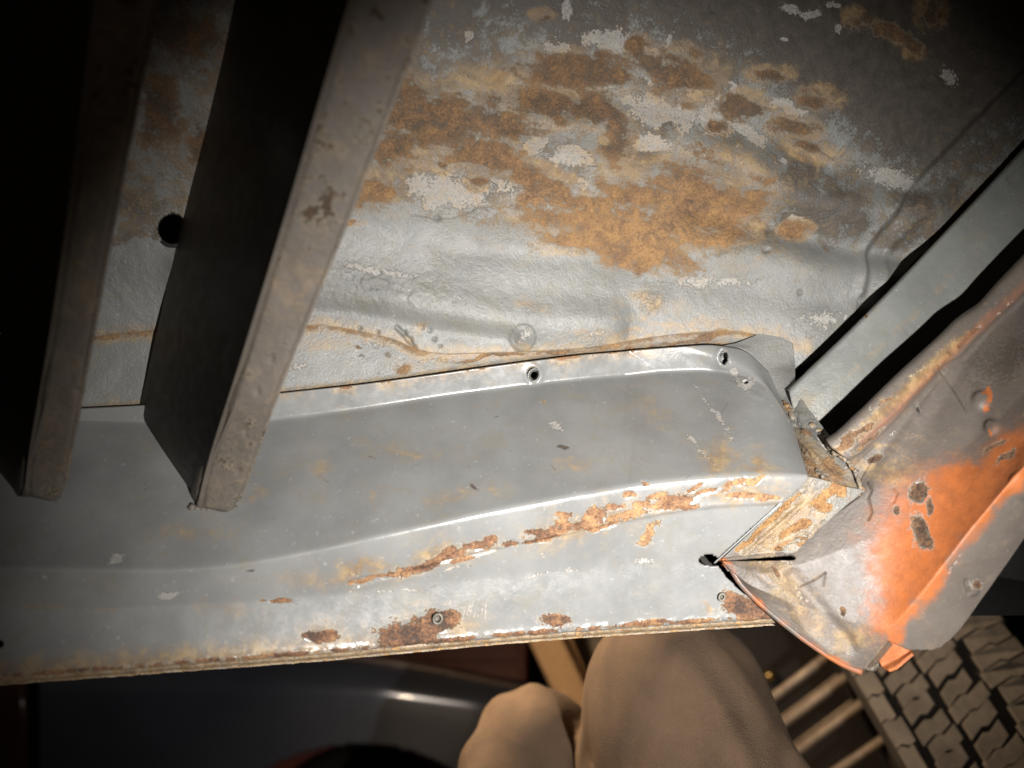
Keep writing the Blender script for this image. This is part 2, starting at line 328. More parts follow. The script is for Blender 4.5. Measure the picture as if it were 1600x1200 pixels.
def floor_disp(u, v):
    z = 1.6*fbm(u, v, 130, 4, 1)+.5*fbm(u, v, 16, 3, 3)+.22*(ridged(u, v, 11, 3, 13)-.5)*sstep(fbm(u, v, 90, 3, 17), -.1, .15)
    z += 6*band(u, v, [(300, 425), (520, 440), (650, 470), (800, 500), (950, 505)], 34)      # pressed swage
    z -= 3*band(u, v, [(300, 480), (560, 488), (680, 515), (800, 530)], 16)
    z -= 3*band(u, v, [(700, 385), (900, 400), (1060, 430), (1300, 470)], 26)
    z += 3.5*band(u, v, [(800, 330), (1000, 350), (1150, 390), (1260, 420)], 40)
    z -= 10*band(u, v, [(1090, 325), (1180, 350), (1330, 385), (1420, 400)], 26)
    z += 8*band(u, v, [(1180, 290), (1320, 320), (1450, 330)], 30)
    z += 9*band(u, v, [(820, 190), (1000, 210), (1180, 260)], 34)-6*band(u, v, [(800, 130), (1100, 165), (1300, 250)], 30)
    # folded seam at the right
    d, s = pdist(u, v, [(1345, 455), (1358, 400), (1372, 358), (1400, 305), (1430, 275), (1600, 100)])
    z += 3.0*np.exp(-(d/9)**2)*(1+.4*fbm(u, v, 20, 2, 6))-4*np.exp(-((d-15)/10)**2)*(s < 0)
    z += 1.6*band(u, v, [(1385, 440), (1392, 400), (1420, 350), (1460, 320)], 7)
    z += 4*ell(u, v, [(815, 527, 13, 14)])*(ell(u, v, [(815, 527, 13, 14)]) > .3)+2.6*np.exp(-(((u-1018)/22)**2+((v-470)/13)**2))-1.5*np.exp(-(((u-1018)/8)**2+((v-470)/5)**2))
    # lifted paint flake edges
    def flake(pts, h, w):
        d, s = pdist(u, v, pts); return h*np.exp(-np.clip(d, 0, 1e9)/w)*(s > 0)
    z += flake([(640, 318), (660, 338), (683, 342), (710, 340), (738, 330), (762, 305)], 2.2, 16)*0+0
    for pts, h in (([(762, 305), (738, 331), (710, 341), (683, 343), (655, 338)], 2.0), ([(1322, 225), (1305, 250), (1285, 236), (1262, 225)], 4.5), ([(700, 275), (760, 282), (830, 296)], 1.2), ([(920, 195), (880, 215), (850, 240)], 1.5), ([(1010, 160), (1060, 165), (1100, 185)], 1.0)):
        d, s = pdist(u, v, pts); z += h*np.exp(-d/14)*(s > 0)
    
    for x, y, r in ((1252, 457, 3.4), (683, 342, 5), (790, 240, 3), (1195, 392, 4), (1200, 390, 3), (660, 512, 2), (672, 517, 2), (679, 530, 2.4), (688, 541, 2), (590, 519, 2), (562, 513, 2), (632, 520, 3), (640, 531, 4)):
        z -= 3.2*np.exp(-(((u-x)/r)**2+((v-y)/r)**2))
    z -= 3*band(u, v, [(620, 512), (632, 524), (648, 545)], 2.5)
    z += 1.6*ell(u, v, [(560, 442, 80, 20, 10)])*(ridged(su_(u, v)[0], su_(u, v)[1], 10, 3, 3)-.5)*2
    return z
def floor_hole(u, v):
    g = GAPL[::-1]; return (u > np.interp(v, [p[1] for p in g], [p[0] for p in g])+3*fbm(u, v, 14, 3, 2)) & (u > 1200) | (np.hypot(u-270, v-358) < 24)
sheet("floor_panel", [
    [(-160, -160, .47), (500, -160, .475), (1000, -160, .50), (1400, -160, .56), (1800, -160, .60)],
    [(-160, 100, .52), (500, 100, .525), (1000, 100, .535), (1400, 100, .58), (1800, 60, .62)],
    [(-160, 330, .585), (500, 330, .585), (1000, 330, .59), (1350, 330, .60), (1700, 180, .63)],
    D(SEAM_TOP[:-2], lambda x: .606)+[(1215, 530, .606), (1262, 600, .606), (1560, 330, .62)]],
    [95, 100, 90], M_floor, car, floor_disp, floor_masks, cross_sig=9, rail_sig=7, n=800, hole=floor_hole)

# ---- lower strip of the floor between its seam and the sill flange
def strip_masks(u, v):
    wu, wv = warp(u, v, 4, .6)
    a, _ = pdist(u, v, SEAM_A); b, _ = pdist(u, v, SEAM_TOP)
    rust = np.maximum(.62*np.exp(-(a/7)**2), np.exp(-(b/10)**2)*(.2+.48*sstep(u, 820, 900)+.48*sstep(700-u, 0, 60)))*(.85+.8*fbm(u, v, 16, 3, 2))
    rust = np.maximum(rust, ell(wu, wv, [(1105, 527, 26, 5, -14), (1060, 533, 30, 3, -10), (1000, 541, 30, 4, -10), (630, 570, 7, 8), (770, 558, 60, 3, -3), (870, 553, 30, 4), (560, 545, 6, 4)])*.95)
    stain_glow = np.maximum(.75*np.exp(-(b/16)**2), .6*np.exp(-(a/12)**2)); stain_glow = np.maximum(stain_glow, .6*ell(wu, wv, [(500, 540, 60, 14), (630, 568, 20, 18), (1050, 533, 100, 9)]))
    pale = .6*ell(wu, wv, [(705, 575, 12, 4), (1100, 525, 40, 4), (450, 575, 40, 5), (580, 540, 40, 6), (900, 552, 20, 3), (700, 560, 80, 4)])
    dark = .7*ell(wu, wv, [(612, 552, 12, 5), (505, 566, 5, 3), (598, 583, 5, 4), (560, 560, 16, 3), (430, 612, 30, 4)])
    return dict(rust=rust, stain_glow=stain_glow, pale=pale, dark=dark, tint=.55+0*u, lump=.12+0*u, wet=.2+0*u)
sheet("seam_strip", [D([(x, y-14) for x, y in SEAM_TOP], .6085), D([(x, y+6) for x, y in SEAM_TOP], .608), D([(x, y+16) for x, y in SEAM_A]+[(1240, 590)], .606)], [10, 36], M_floor, car,
      lambda u, v: .9*fbm(u, v, 40, 4, 3)+1.2*band(u, v, SEAM_A, 5), strip_masks, 1.5, 6, 620)

# ---- sill: flange, wall, rounded edge, underside, lip
RUST_S = [(690, 872, 34, 9, -14), (740, 852, 26, 8, -14), (655, 884, 40, 8, -14), (762, 842, 18, 7, -30), (870, 826, 40, 10, -14), (925, 805, 22, 13, -20), (905, 820, 24, 10), (985, 806, 38, 6, -8), (1005, 790, 12, 6), (1060, 780, 28, 8, -8), (1075, 789, 14, 7), (1018, 832, 20, 9, -50),
          (1100, 768, 22, 4, -12), (1145, 758, 30, 4, -14), (1180, 752, 16, 4, -30), (1150, 777, 26, 5), (1195, 779, 26, 4, -2), (1012, 756, 8, 3, 30), (1130, 768, 14, 3, -25), (1030, 776, 20, 4, -10), (985, 774, 10, 3), (835, 830, 14, 6), (800, 848, 16, 5), (575, 905, 36, 3, -18), (440, 938, 22, 3), (960, 790, 14, 5), (1040, 792, 20, 4), (720, 880, 22, 4, -14), (840, 842, 30, 4, -14), (610, 896, 30, 4, -16), (1085, 760, 16, 3, -20), (880, 800, 10, 4), (950, 822, 30, 4, -14)]
def sill_masks(u, v):
    wu, wv = warp(u, v, 6, .45); w2, z2 = warp(u, v, 13, .9)
    rust = ell(wu, wv, RUST_S)*1.02+.8*fbm(u, v, 26, 5, 41, .65)*sstep(ell(u, v, RUST_S), .12, .4)
    a, sa = pdist(u, v, SEAM_A); e, se = pdist(u, v, LINE_E)
    n1 = fbm(u, v, 34, 4, 3)
    rust = np.maximum(rust, np.exp(-(a/7)**2)*(.40+.9*n1)*sstep(u, 380, 500)*sstep(1060-u, 0, 60))
    brown = ell(wu, wv, [(640, 992, 46, 20, -4), (680, 972, 30, 18), (705, 965, 14, 8), (868, 972, 22, 9), (500, 994, 24, 8), (1010, 972, 44, 4, -5), (1155, 945, 32, 18, 30), (1190, 955, 20, 8, 20)])
    rust = np.maximum(rust, brown*1.05)
    cr = np.exp(-(e/5)**2); rust = np.maximum(rust, cr*(.35+.9*fbm(u, v, 16, 3, 9)+.25))
    stain_glow = .8*np.exp(-(a/15)**2)*sstep(u, 330, 480)*sstep(1130-u, 0, 60)*(.65+1.2*n1)
    stain_glow = np.maximum(stain_glow, .68*ell(w2, z2, [(1130, 716, 34, 22, 25), (1185, 735, 26, 9), (1185, 722, 12, 20, -20), (850, 626, 6, 5), (500, 985, 40, 18), (1150, 770, 80, 14, -6), (700, 868, 90, 16, -14), (930, 815, 80, 22, -14), (1105, 945, 6, 12, -20), (1060, 780, 60, 16, -10), (560, 890, 60, 12, -14), (660, 575, 5, 3), (690, 975, 60, 25), (865, 828, 50, 22, -14)]))
    stain_glow = np.maximum(stain_glow, .62*np.exp(-(e/34)**2)*sstep(1000-u, 0, 500)); stain_glow = np.maximum(stain_glow, .45*ell(w2, z2, [(770, 765, 16, 14), (580, 775, 12, 9), (465, 773, 11, 5), (390, 770, 24, 6, -10), (480, 900, 60, 16, -12), (340, 950, 50, 10), (60, 945, 26, 8), (170, 945, 20, 5), (1130, 700, 20, 30), (620, 700, 60, 10, 10), (300, 830, 80, 14), (900, 720, 30, 20), (700, 780, 50, 10, -10), (1020, 640, 40, 20, 40), (500, 740, 16, 30)]))  # band along the lip is painted warm glow; the ellipses are stains
    pale = ell(wu, wv, [(183, 877, 11, 7), (267, 932, 14, 4), (70, 905, 4, 3), (1165, 600, 13, 9), (1150, 585, 10, 5, 60)])*1.05
    pale = np.maximum(pale, .6*ell(wu, wv, [(870, 663, 22, 9, 15), (850, 900, 60, 3, -8), (900, 895, 30, 5), (690, 895, 60, 2.5, -8), (560, 900, 16, 6), (1120, 650, 80, 5, 55), (1010, 880, 18, 10), (620, 920, 120, 2.5, -6), (1090, 700, 60, 5, 50)]))
    pale = np.maximum(pale, cr*(.45+.7*fbm(u, v, 10, 3, 15)))
    scr = np.zeros_like(u)
    for k in range(7): scr = np.maximum(scr, band(u, v, [(722+k*6, 968-(k % 3)*4), (730+k*5, 940+(k % 2)*5)], 1.6))
    rs = np.random.RandomState(5)
    for k in range(70):
        x = rs.uniform(560, 1180); y = 905-(x-560)*.09+rs.uniform(-45, 30); L = rs.uniform(5, 22); an = rs.uniform(-.5, .5)
        scr = np.maximum(scr, band(u, v, [(x, y), (x+L*math.cos(an), y+L*math.sin(an))], 1.1)*rs.uniform(.3, .8))
    sd = np.zeros_like(u)
    for k in range(110):
        x = rs.uniform(20, 1200); y = np.interp(x, [0, 600, 1200], [690, 660, 600])+rs.uniform(0, 1)**.8*np.interp(x, [0, 600, 1200], [190, 180, 140]); L = rs.uniform(3, 26); an = rs.normal(-.3, .7)
        b_ = band(u, v, [(x, y), (x+L*math.cos(an), y+L*math.sin(an))], rs.uniform(.7, 1.3))
        if k % 3: scr = np.maximum(scr, b_*rs.uniform(.3, .75))
        else: sd = np.maximum(sd, b_*rs.uniform(.35, .8))
    pale = np.maximum(pale, scr*.75)
    dark = .75*ell(wu, wv, [(390, 890, 9, 3), (880, 694, 16, 3, 15), (735, 762, 10, 4, 50)]); dark = np.maximum(dark, sd); dark = np.maximum(dark, .35*ell(w2, z2, [(200, 980, 300, 12, -3)]))
    tint = .42+.28*sstep(u, 800, 1000)-.55*brown
    f, _ = pdist(u, v, OVER)
    lump = .02+.09*sstep(v-(905-.1*(u-500)), 0, 50)*sstep(u, 350, 600)+.25*ell(u, v, [(1180, 590, 40, 30)])
    lump = lump*.5
    return dict(rust=rust, pale=pale, dark=dark, stain_glow=stain_glow, tint=tint, lump=lump, wet=.18+.0*u)
HOLES_S = [(833, 585, 9.5, 11), (1130, 559, 7, 11), (1165, 598, 4, 3), (683, 965, 9, 7), (0, 1006, 5, 6)]
def sill_disp(u, v):
    z = .5*fbm(u, v, 170, 3, 1)+.05*fbm(u, v, 14, 3, 3)
    d, s = pdist(u, v, OVER); below = (s < 0) & (u > 520)
    on = sstep(u, 520, 620)
    # the upper sheet laps over the lower one and stands 1.6 mm proud, its edge curling where it has rusted
    z += np.where(s > 0, 1.0, -.8)*on*np.clip(d/1.5, 0, 1)*sstep(90-d, 0, 60)
    lift = on*(s > 0)*np.exp(-d/9)*(1.6*np.clip(fbm(u, v, 45, 3, 8)+.25, 0, 1)); z += lift
    z -= 2.2*band(u, v, [(545, 911), (575, 902), (605, 900)], 2)+1.8*band(u, v, [(690, 878), (730, 871), (775, 857)], 2.2)+1.2*band(u, v, [(560, 916), (600, 903), (640, 893)], 2)
    wu, wv = warp(u, v, 6, .45); r = sstep(ell(wu, wv, RUST_S)+.15*fbm(u, v, 8, 3, 2), .44, .54)
    z += r*(-.5+1.8*(ridged(u, v, 22, 4, 4)-.55))
    z += 1.5*np.exp(-(pdist(u, v, LINE_E)[0]/6)**2)*(.4+1.2*fbm(u, v, 14, 3, 9))
    b = ell(u, v, [(640, 992, 46, 20, -4), (680, 972, 30, 18), (500, 994, 24, 8)]); z += -.5*sstep(b, .45, .53)+.4*sstep(b, .45, .5)*fbm(u, v, 18, 3, 3)
    z += .8*np.exp(-(((u-1165)/15)**2+((v-598)/10)**2)); z += .4*band(u, v, [(1120, 575), (1140, 596), (1190, 622)], 4)
    for x, y, rx, ry in HOLES_S[:3]: z += .8*np.exp(-((np.hypot((u-x)/rx, (v-y)/ry)-1.3)/.35)**2)
    z += .3*fbm(u, v, 20, 3, 20)*sstep(v-(905-.1*(u-500)), 0, 40)*sstep(u, 400, 700)*.5
    return z
def sill_hole(u, v):
    h = np.zeros(u.shape, bool)
    for x, y, rx, ry in HOLES_S: h |= ((u-x)/rx)**2+((v-y)/ry)**2 < 1
    # dark notch at the corner, and the mitred right end of the underside
    h |= ((u-1108)/16)**2+((v-876)/8)**2 < 1
    h |= (v > 778) & (((v-785)*(1114-1221)/(880-785)+1221) < u) & (v < 884)
    h |= (v >= 884) & (u > np.interp(v, [884, 905, 925, 943, 966, 985], [1122, 1137, 1158, 1185, 1224, 1245]))
    h |= (v > 745) & (v <= 786) & (u > np.interp(v, [745, 786], [1266, 1224]))
    return h
dC = .500
dE = lambda x: .5005+.012*float(sstep(np.float64(x), 300, 680))
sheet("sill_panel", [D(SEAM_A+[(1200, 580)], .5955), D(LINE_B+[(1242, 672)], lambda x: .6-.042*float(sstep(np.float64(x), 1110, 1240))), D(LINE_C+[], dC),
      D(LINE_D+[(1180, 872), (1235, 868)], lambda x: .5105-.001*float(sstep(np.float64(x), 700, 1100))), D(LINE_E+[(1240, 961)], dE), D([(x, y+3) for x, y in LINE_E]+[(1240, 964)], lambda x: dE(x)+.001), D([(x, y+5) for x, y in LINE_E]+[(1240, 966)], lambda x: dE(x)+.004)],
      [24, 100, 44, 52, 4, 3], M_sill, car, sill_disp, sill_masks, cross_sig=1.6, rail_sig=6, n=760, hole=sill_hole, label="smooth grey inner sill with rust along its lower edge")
# second skin behind the lip, seen as a thin rusty edge; its colour also holds painted warm bounce light
def lip_masks(u, v):
    return dict(rust=.40+.5*fbm(u, v, 18, 3, 2), stain_glow=1+0*u, tint=1+0*u, lump=.3+0*u, pale=.46+.6*fbm(u, v, 22, 3, 6))
sheet("sill_lip", [D([(x, y-4) for x, y in LINE_E], lambda x: dE(x)+.004), D([(x, y+8) for x, y in LINE_E], lambda x: dE(x)+.003), D([(x, y+12) for x, y in LINE_E], lambda x: dE(x)+.006), D([(x, y+11) for x, y in LINE_E], .54)], [5, 4, 4], M_sill, car,
      lambda u, v: .8*fbm(u, v, 14, 3, 1), lip_masks, .8, 9, 500, label="rust eaten lower lip of the sill")
# sill's outer skin closing the box behind
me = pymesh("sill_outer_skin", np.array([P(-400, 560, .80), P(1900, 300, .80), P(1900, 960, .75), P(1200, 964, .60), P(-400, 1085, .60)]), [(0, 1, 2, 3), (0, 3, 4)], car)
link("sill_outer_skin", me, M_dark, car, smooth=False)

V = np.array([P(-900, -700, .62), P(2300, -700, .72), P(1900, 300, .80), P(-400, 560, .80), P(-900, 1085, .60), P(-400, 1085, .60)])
link("light_block_sheet", pymesh("light_block_sheet", V, [(0, 1, 2, 3), (0, 3, 5, 4)], car), M_dark, car, smooth=False)  # unseen sheet added to stop lamp light leaking through the floor openings
# ---- threaded holes and bolts
def ring(px, py, d, r, n=None, R2=.0012, seg=26, squash=1.0, tilt=0):
    c = PC(px, py, d); nrm = -FWD if n is None else np.array(n, float); nrm = nrm/np.linalg.norm(nrm)
    a = np.cross(nrm, UP); a /= np.linalg.norm(a); b = np.cross(a, nrm)
    ct, st_ = math.cos(tilt), math.sin(tilt); a, b = a*ct+b*st_, -a*st_+b*ct
    V = []; F = []; m = 8
    for i in range(seg):
        t = 2*math.pi*i/seg; dr = a*math.cos(t)*squash+b*math.sin(t)
        for k in range(m):
            q = 2*math.pi*k/m; V.append(c+dr*(r+R2*math.cos(q))+nrm*R2*math.sin(q))
    for i in range(seg):
        for k in range(m): F.append((i*m+k, ((i+1) % seg)*m+k, ((i+1) % seg)*m+(k+1) % m, i*m+(k+1) % m))
    return V, F
def join(*VF):
    V = []; F = []
    for v, f in VF:
        o = len(V); V += list(v); F += [tuple(i+o for i in x) for x in f]
    return V, F
def sleeve(px, py, d, r, squash, depth, tilt=0, threads=5):
    parts = [ring(px, py, d+depth*k/threads, r*(1-.05*k), None, r*.14, 24, squash, tilt) for k in range(threads)]
    return join(*parts)
V, F = sleeve(834, 586, .6, .0052, .82, .008, .5, 7); link("threaded_hole", pymesh("threaded_hole", V, F, car), M_corner, car)
V, F = sleeve(1130, 559, .5985, .0052, .58, .004, -.5, 3); link("threaded_hole", pymesh("threaded_hole", V, F, car), M_brace, car)
DEPTH_AT = {}
def disc(px, py, d, r, squash=1, tilt=0, dome=.0):
    V = []; F = []; c = PC(px, py, d)
    for i, (rr, h) in enumerate(((1, 0), (.9, .25), (.6, .7), (.25, .95))):
        for k in range(20):
            t = 2*math.pi*k/20; x = math.cos(t)*rr*r*squash; y = math.sin(t)*rr*r
            V.append(c+RIGHT*(x*math.cos(tilt)-y*math.sin(tilt))+UP*(x*math.sin(tilt)+y*math.cos(tilt))-FWD*dome*h)
    for i in range(3):
        for k in range(20): F.append((i*20+k, i*20+(k+1) % 20, (i+1)*20+(k+1) % 20, (i+1)*20+k))
    F.append(tuple(range(60, 80))); return V, F
V, F = disc(1130, 559, .602, .0048, .6, -.5, .002); link("plug", pymesh("plug", V, F, car), M_brace, car)
for (px, py, dd, r, q) in ((684, 967, .5095, .0032, .85), (1128, 933, .509, .0024, .8), (1165, 599, .598, .0022, .8)):
    V, F = join(ring(px, py, dd, r, None, .0009, 20, q, .4), disc(px-2, py-1, dd+.002, r*.7, 1, 0, .003)); link("screw", pymesh("screw", V, F, car), M_steel, car)

V, F = ring(270, 358, .59, .0118, None, .0016, 40); link("hole_rim", pymesh("hole_rim", V, F, car), M_dark, car)  # near-black colour makes the rim look unlit
# ---- end of the sill: return flange that rounds off into the corner
def end_masks(u, v):
    wu, wv = warp(u, v, 8, .4)
    rust = ell(wu, wv, [(1232, 705, 20, 6, 52), (1262, 722, 16, 6, 45), (1275, 745, 22, 6, 20), (1300, 735, 24, 14, 45), (1232, 668, 14, 4, 52), (1262, 676, 14, 5, 20), (1320, 770, 14, 10), (1290, 765, 20, 10), (1245, 690, 14, 4, 50)])
    return dict(rust=rust*.98, stain_glow=.85*ell(wu, wv, [(1265, 720, 60, 26, 48), (1310, 765, 40, 30)]), tint=.65+0*u, lump=.30+0*u, pale=.62*ell(wu, wv, [(1235, 640, 14, 7, 20), (1262, 735, 24, 4, 45), (1285, 690, 30, 5, 30), (1245, 660, 10, 12)]), wet=.2+0*u, dark=0*u)
def end_disp(u, v):
    z = (.4+1.2*sstep(v, 610, 650))*fbm(u, v, 26, 4, 2)+.5*fbm(u, v, 8, 2, 5)*sstep(v, 600, 650)
    z += 2*band(u, v, [(1225, 640), (1250, 650), (1262, 675), (1285, 690)], 6)-2.4*band(u, v, [(1242, 665), (1258, 670), (1275, 690), (1292, 700)], 2)-2.5*band(u, v, [(1286, 690), (1300, 712)], 2.2)
    z += 1.5*band(u, v, [(1240, 680), (1275, 715), (1300, 745)], 4)-.9*band(u, v, [(1222, 655), (1250, 695), (1285, 735)], 3)
    return z
sheet("sill_end_flange", [[(1130, 540, .5995), (1163, 545, .599), (1196, 578, .5985), (1218, 622, .586), (1238, 668, .5615), (1252, 708, .535), (1262, 745, .507)],
      [(1150, 536, .602), (1182, 541, .602), (1214, 574, .600), (1232, 618, .582), (1250, 662, .556), (1266, 702, .531), (1278, 749, .504)],
      [(1175, 526, .605), (1214, 530, .605), (1232, 570, .602), (1240, 612, .578), (1266, 656, .552), (1288, 702, .527), (1312, 760, .503)],
      [(1200, 516, .607), (1238, 526, .606), (1242, 566, .603), (1243, 612, .576), (1280, 660, .549), (1316, 704, .522), (1346, 774, .502)]],
      [10, 16, 14], M_floor, car, end_disp, end_masks, 1.5, 3, 170, label="lumpy sealed corner where the sill, brace and bracket meet")
V, F = join(ring(1253, 713, .548, .0034, None, .0009, 20, .55, .6), disc(1253, 713, .5485, .0026, .6, .6, .0006)); link("screw", pymesh("screw", V, F, car), M_steel, car)

# ---- mitred corner plate (rusty V)
def plate_masks(u, v):
    wu, wv = warp(u, v, 3, .3)
    rust = ell(wu, wv, [(1262, 765, 10, 7, 0, .0001), (1215, 805, 50, 5, -42), (1180, 838, 40, 4, -42), (1290, 772, 30, 7, -40), (1285, 790, 16, 8), (1250, 822, 18, 6, -30), (1268, 838, 18, 5, -40), (1230, 830, 16, 4, -40), (1250, 850, 10, 4), (1230, 848, 26, 3, -20), (1310, 760, 12, 16, 40), (1155, 858, 20, 4, -42)])*1.02
    return dict(rust=rust, stain_glow=.9*ell(wu, wv, [(1255, 790, 30, 16, -42), (1225, 822, 90, 30, -42)])+.25*fbm(u, v, 12, 3, 3), tint=.85+0*u, lump=.42+0*u, pale=.62*ell(wu, wv, [(1200, 850, 50, 4, -42), (1225, 868, 30, 6), (1270, 760, 8, 20, 40), (1205, 820, 60, 3, -42)]), wet=.1+0*u, dark=0*u)
def plate_disp(u, v):
    z = 1.2*fbm(u, v, 22, 4, 5)+.6*fbm(u, v, 9, 2, 8)
    d, s = pdist(u, v, [(1292, 755), (1165, 866)]); z += .9*np.exp(-(d/3)**2)+np.where(s > 0, .6, -.6)*np.clip(d/3, 0, 1)*0
    z += 1.8*np.exp(-(((u-1255)/10)**2+((v-768)/7)**2))-1.6*np.exp(-(((u-1255)/4)**2+((v-768)/3)**2))+1.6*np.exp(-(((u-1183)/8)**2+((v-843)/5)**2))-1.4*np.exp(-(((u-1183)/3)**2+((v-843)/2.5)**2))
    z -= 1.6*band(u, v, [(1244, 842), (1252, 834), (1258, 833)], 2.4)
    return z
sheet("corner_plate", [[(1262, 744, .5035), (1200, 806, .509), (1128, 874, .516)], [(1290, 750, .500), (1230, 808, .503), (1160, 870, .511)], [(1318, 760, .499), (1268, 826, .503), (1215, 869, .507)], [(1350, 766, .4995), (1303, 806, .502), (1268, 836, .503), (1244, 862, .504)]],
      [16, 18, 22], M_corner, car, plate_disp, plate_masks, 1.0, 3, 110, label="rusty mitred corner plate at the end of the sill")
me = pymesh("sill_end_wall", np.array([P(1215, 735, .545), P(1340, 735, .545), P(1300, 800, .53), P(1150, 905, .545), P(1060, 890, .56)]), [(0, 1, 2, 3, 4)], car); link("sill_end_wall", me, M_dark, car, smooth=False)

# ---- rolled edges either side of the mitre gap
for pts, m_ in (([(1224, 782, .5035), (1170, 831, .506), (1116, 880, .5085)], M_sill), ([(1263, 745, .503), (1200, 807, .508), (1129, 874, .5145)], M_corner)):
    V, F = tube(rail(pts, 40, 1), .0006, 8); link("folded_edge", pymesh("folded_edge", V, F, car), m_, car)
# ---- lumpy sealer squeezed out along the joints at the corner
def sealer(pts, r0):
    q = rail(pts, 70, 2); n = len(q); k = np.arange(n)
    uu, vv, _ = unP(q)
    q = q+RIGHT*(.0022*fbm(uu*1.0, vv, 9, 2, 51))[:, None]*2+UP*(.0022*fbm(uu, vv, 9, 2, 57))[:, None]*2
    r = r0*(.75+1.6*np.clip(fbm(uu, vv, 7, 3, 63)+.15, 0, 1)); r[0] = r[-1] = r0*.2
    V, F = tube(q, r, 12); u, v, _ = unP(V); nrm = .0006*(ridged(u, v, 6, 3, 9)-.5)
    V = V-FWD*nrm[:, None]*1.5
    me = pymesh("sealer_bead", V, F, car)
    for a, x in (("rust", .38+.9*fbm(u, v, 14, 3, 3)), ("stain_glow", .5+.6*fbm(u, v, 20, 3, 6)), ("tint", .6+0*u), ("lump", .5+0*u), ("pale", .45+.8*fbm(u, v, 12, 3, 9))):
        at = me.attributes.new(a, 'FLOAT', 'POINT'); at.data.foreach_set("value", x.astype(np.float32))
    link("sealer_bead", me, M_corner, car)
sealer([(1222, 630, .582), (1240, 650, .566), (1262, 662, .556), (1282, 682, .538), (1300, 700, .526)], .0026)
sealer([(1238, 672, .560), (1256, 700, .540), (1272, 728, .518), (1284, 748, .502)], .0014)
sealer([(1300, 706, .522), (1326, 722, .512), (1344, 752, .504), (1344, 772, .501)], .0012)
sealer([(1205, 868, .5085), (1232, 848, .506), (1262, 838, .504), (1290, 812, .5025)], .0013)
# ---- diagonal brace beside the floor
BL = [(1238, 616), (1243, 611), (1290, 566), (1340, 518), (1400, 458), (1450, 405), (1540, 310), (1600, 245), (1800, 30)]
BR = [(1296, 700), (1330, 668), (1380, 615), (1440, 560), (1530, 470), (1600, 395), (1800, 180)]

def brace_masks(u, v):
    wu, wv = warp(u, v, 5, .5)
    return dict(rust=ell(wu, wv, [(1355, 495, 3, 3), (1270, 660, 10, 5)])*.9, stain_glow=.4*ell(wu, wv, [(1265, 640, 30, 24), (1400, 520, 200, 6, -46)]), pale=.5*ell(wu, wv, [(1275, 650, 20, 8)]), dark=.42*sstep(420-v, 0, 200)+.0, tint=.3+0*u, lump=.10+.3*ell(u, v, [(1255, 635, 30, 22)]), wet=.1+0*u)
def brace_disp(u, v):
    z = .8*fbm(u, v, 60, 4, 2)+.25*fbm(u, v, 10, 3, 5)
    z -= .9*band(u, v, [(1312, 625), (1313, 640)], 1.6)
    for x, y in ((1475, 450), (1420, 520), (1488, 470)): z -= .9*np.exp(-(((u-x)/5)**2+((v-y)/3)**2))
    return z
shift = lambda L, dx, dy, d: [(x+dx, y+dy, d+.026*float(sstep(np.float64(x), 1300, 1620))) for x, y in L]
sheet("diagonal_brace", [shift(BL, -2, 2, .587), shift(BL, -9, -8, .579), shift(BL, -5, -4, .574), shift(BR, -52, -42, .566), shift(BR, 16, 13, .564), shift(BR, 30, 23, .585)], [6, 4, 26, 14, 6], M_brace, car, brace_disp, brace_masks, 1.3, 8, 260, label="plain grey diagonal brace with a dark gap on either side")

# ---- outrigger bracket with orange primer showing
FL_OUT = [(1291, 690), (1306, 682), (1350, 640), (1400, 590), (1450, 545), (1500, 497), (1530, 480), (1560, 445), (1605, 398), (1760, 240)]
FL_IN = [(1330, 722), (1352, 708), (1400, 662), (1440, 618), (1480, 572), (1505, 560), (1545, 515), (1590, 475), (1640, 420), (1800, 270)]
BOT = [(1126, 873), (1140, 880), (1152, 905), (1178, 932), (1212, 962), (1250, 992), (1290, 1020), (1318, 1038), (1346, 1048), (1400, 1052), (1440, 1040), (1472, 1012), (1500, 985), (1530, 940), (1568, 888), (1600, 842), (1800, 560)]
BEND = [(1560, 770), (1520, 830), (1480, 890), (1440, 945), (1398, 1000)]
CRACKS = (([(1356, 752), (1362, 765), (1357, 778), (1362, 800), (1357, 812)], 1.1, 2.2), ([(1252, 918), (1275, 905), (1290, 895)], 1.0, 1.4), ([(1465, 570), (1510, 642)], 1.0, 1.0), ([(1396, 762), (1402, 770), (1396, 785)], 1.0, 1.2),
                      ([(1290, 895), (1287, 915)], 1.0, 1.2), ([(1432, 634), (1438, 645)], 1.8, 1), ([(1300, 806), (1345, 772), (1334, 735)], 1.0, 2.0), ([(1340, 757), (1365, 715)], 1.0, .8), ([(1510, 908), (1512, 925)], 3, 2), ([(1500, 541), (1528, 511)], 2.2, 3))
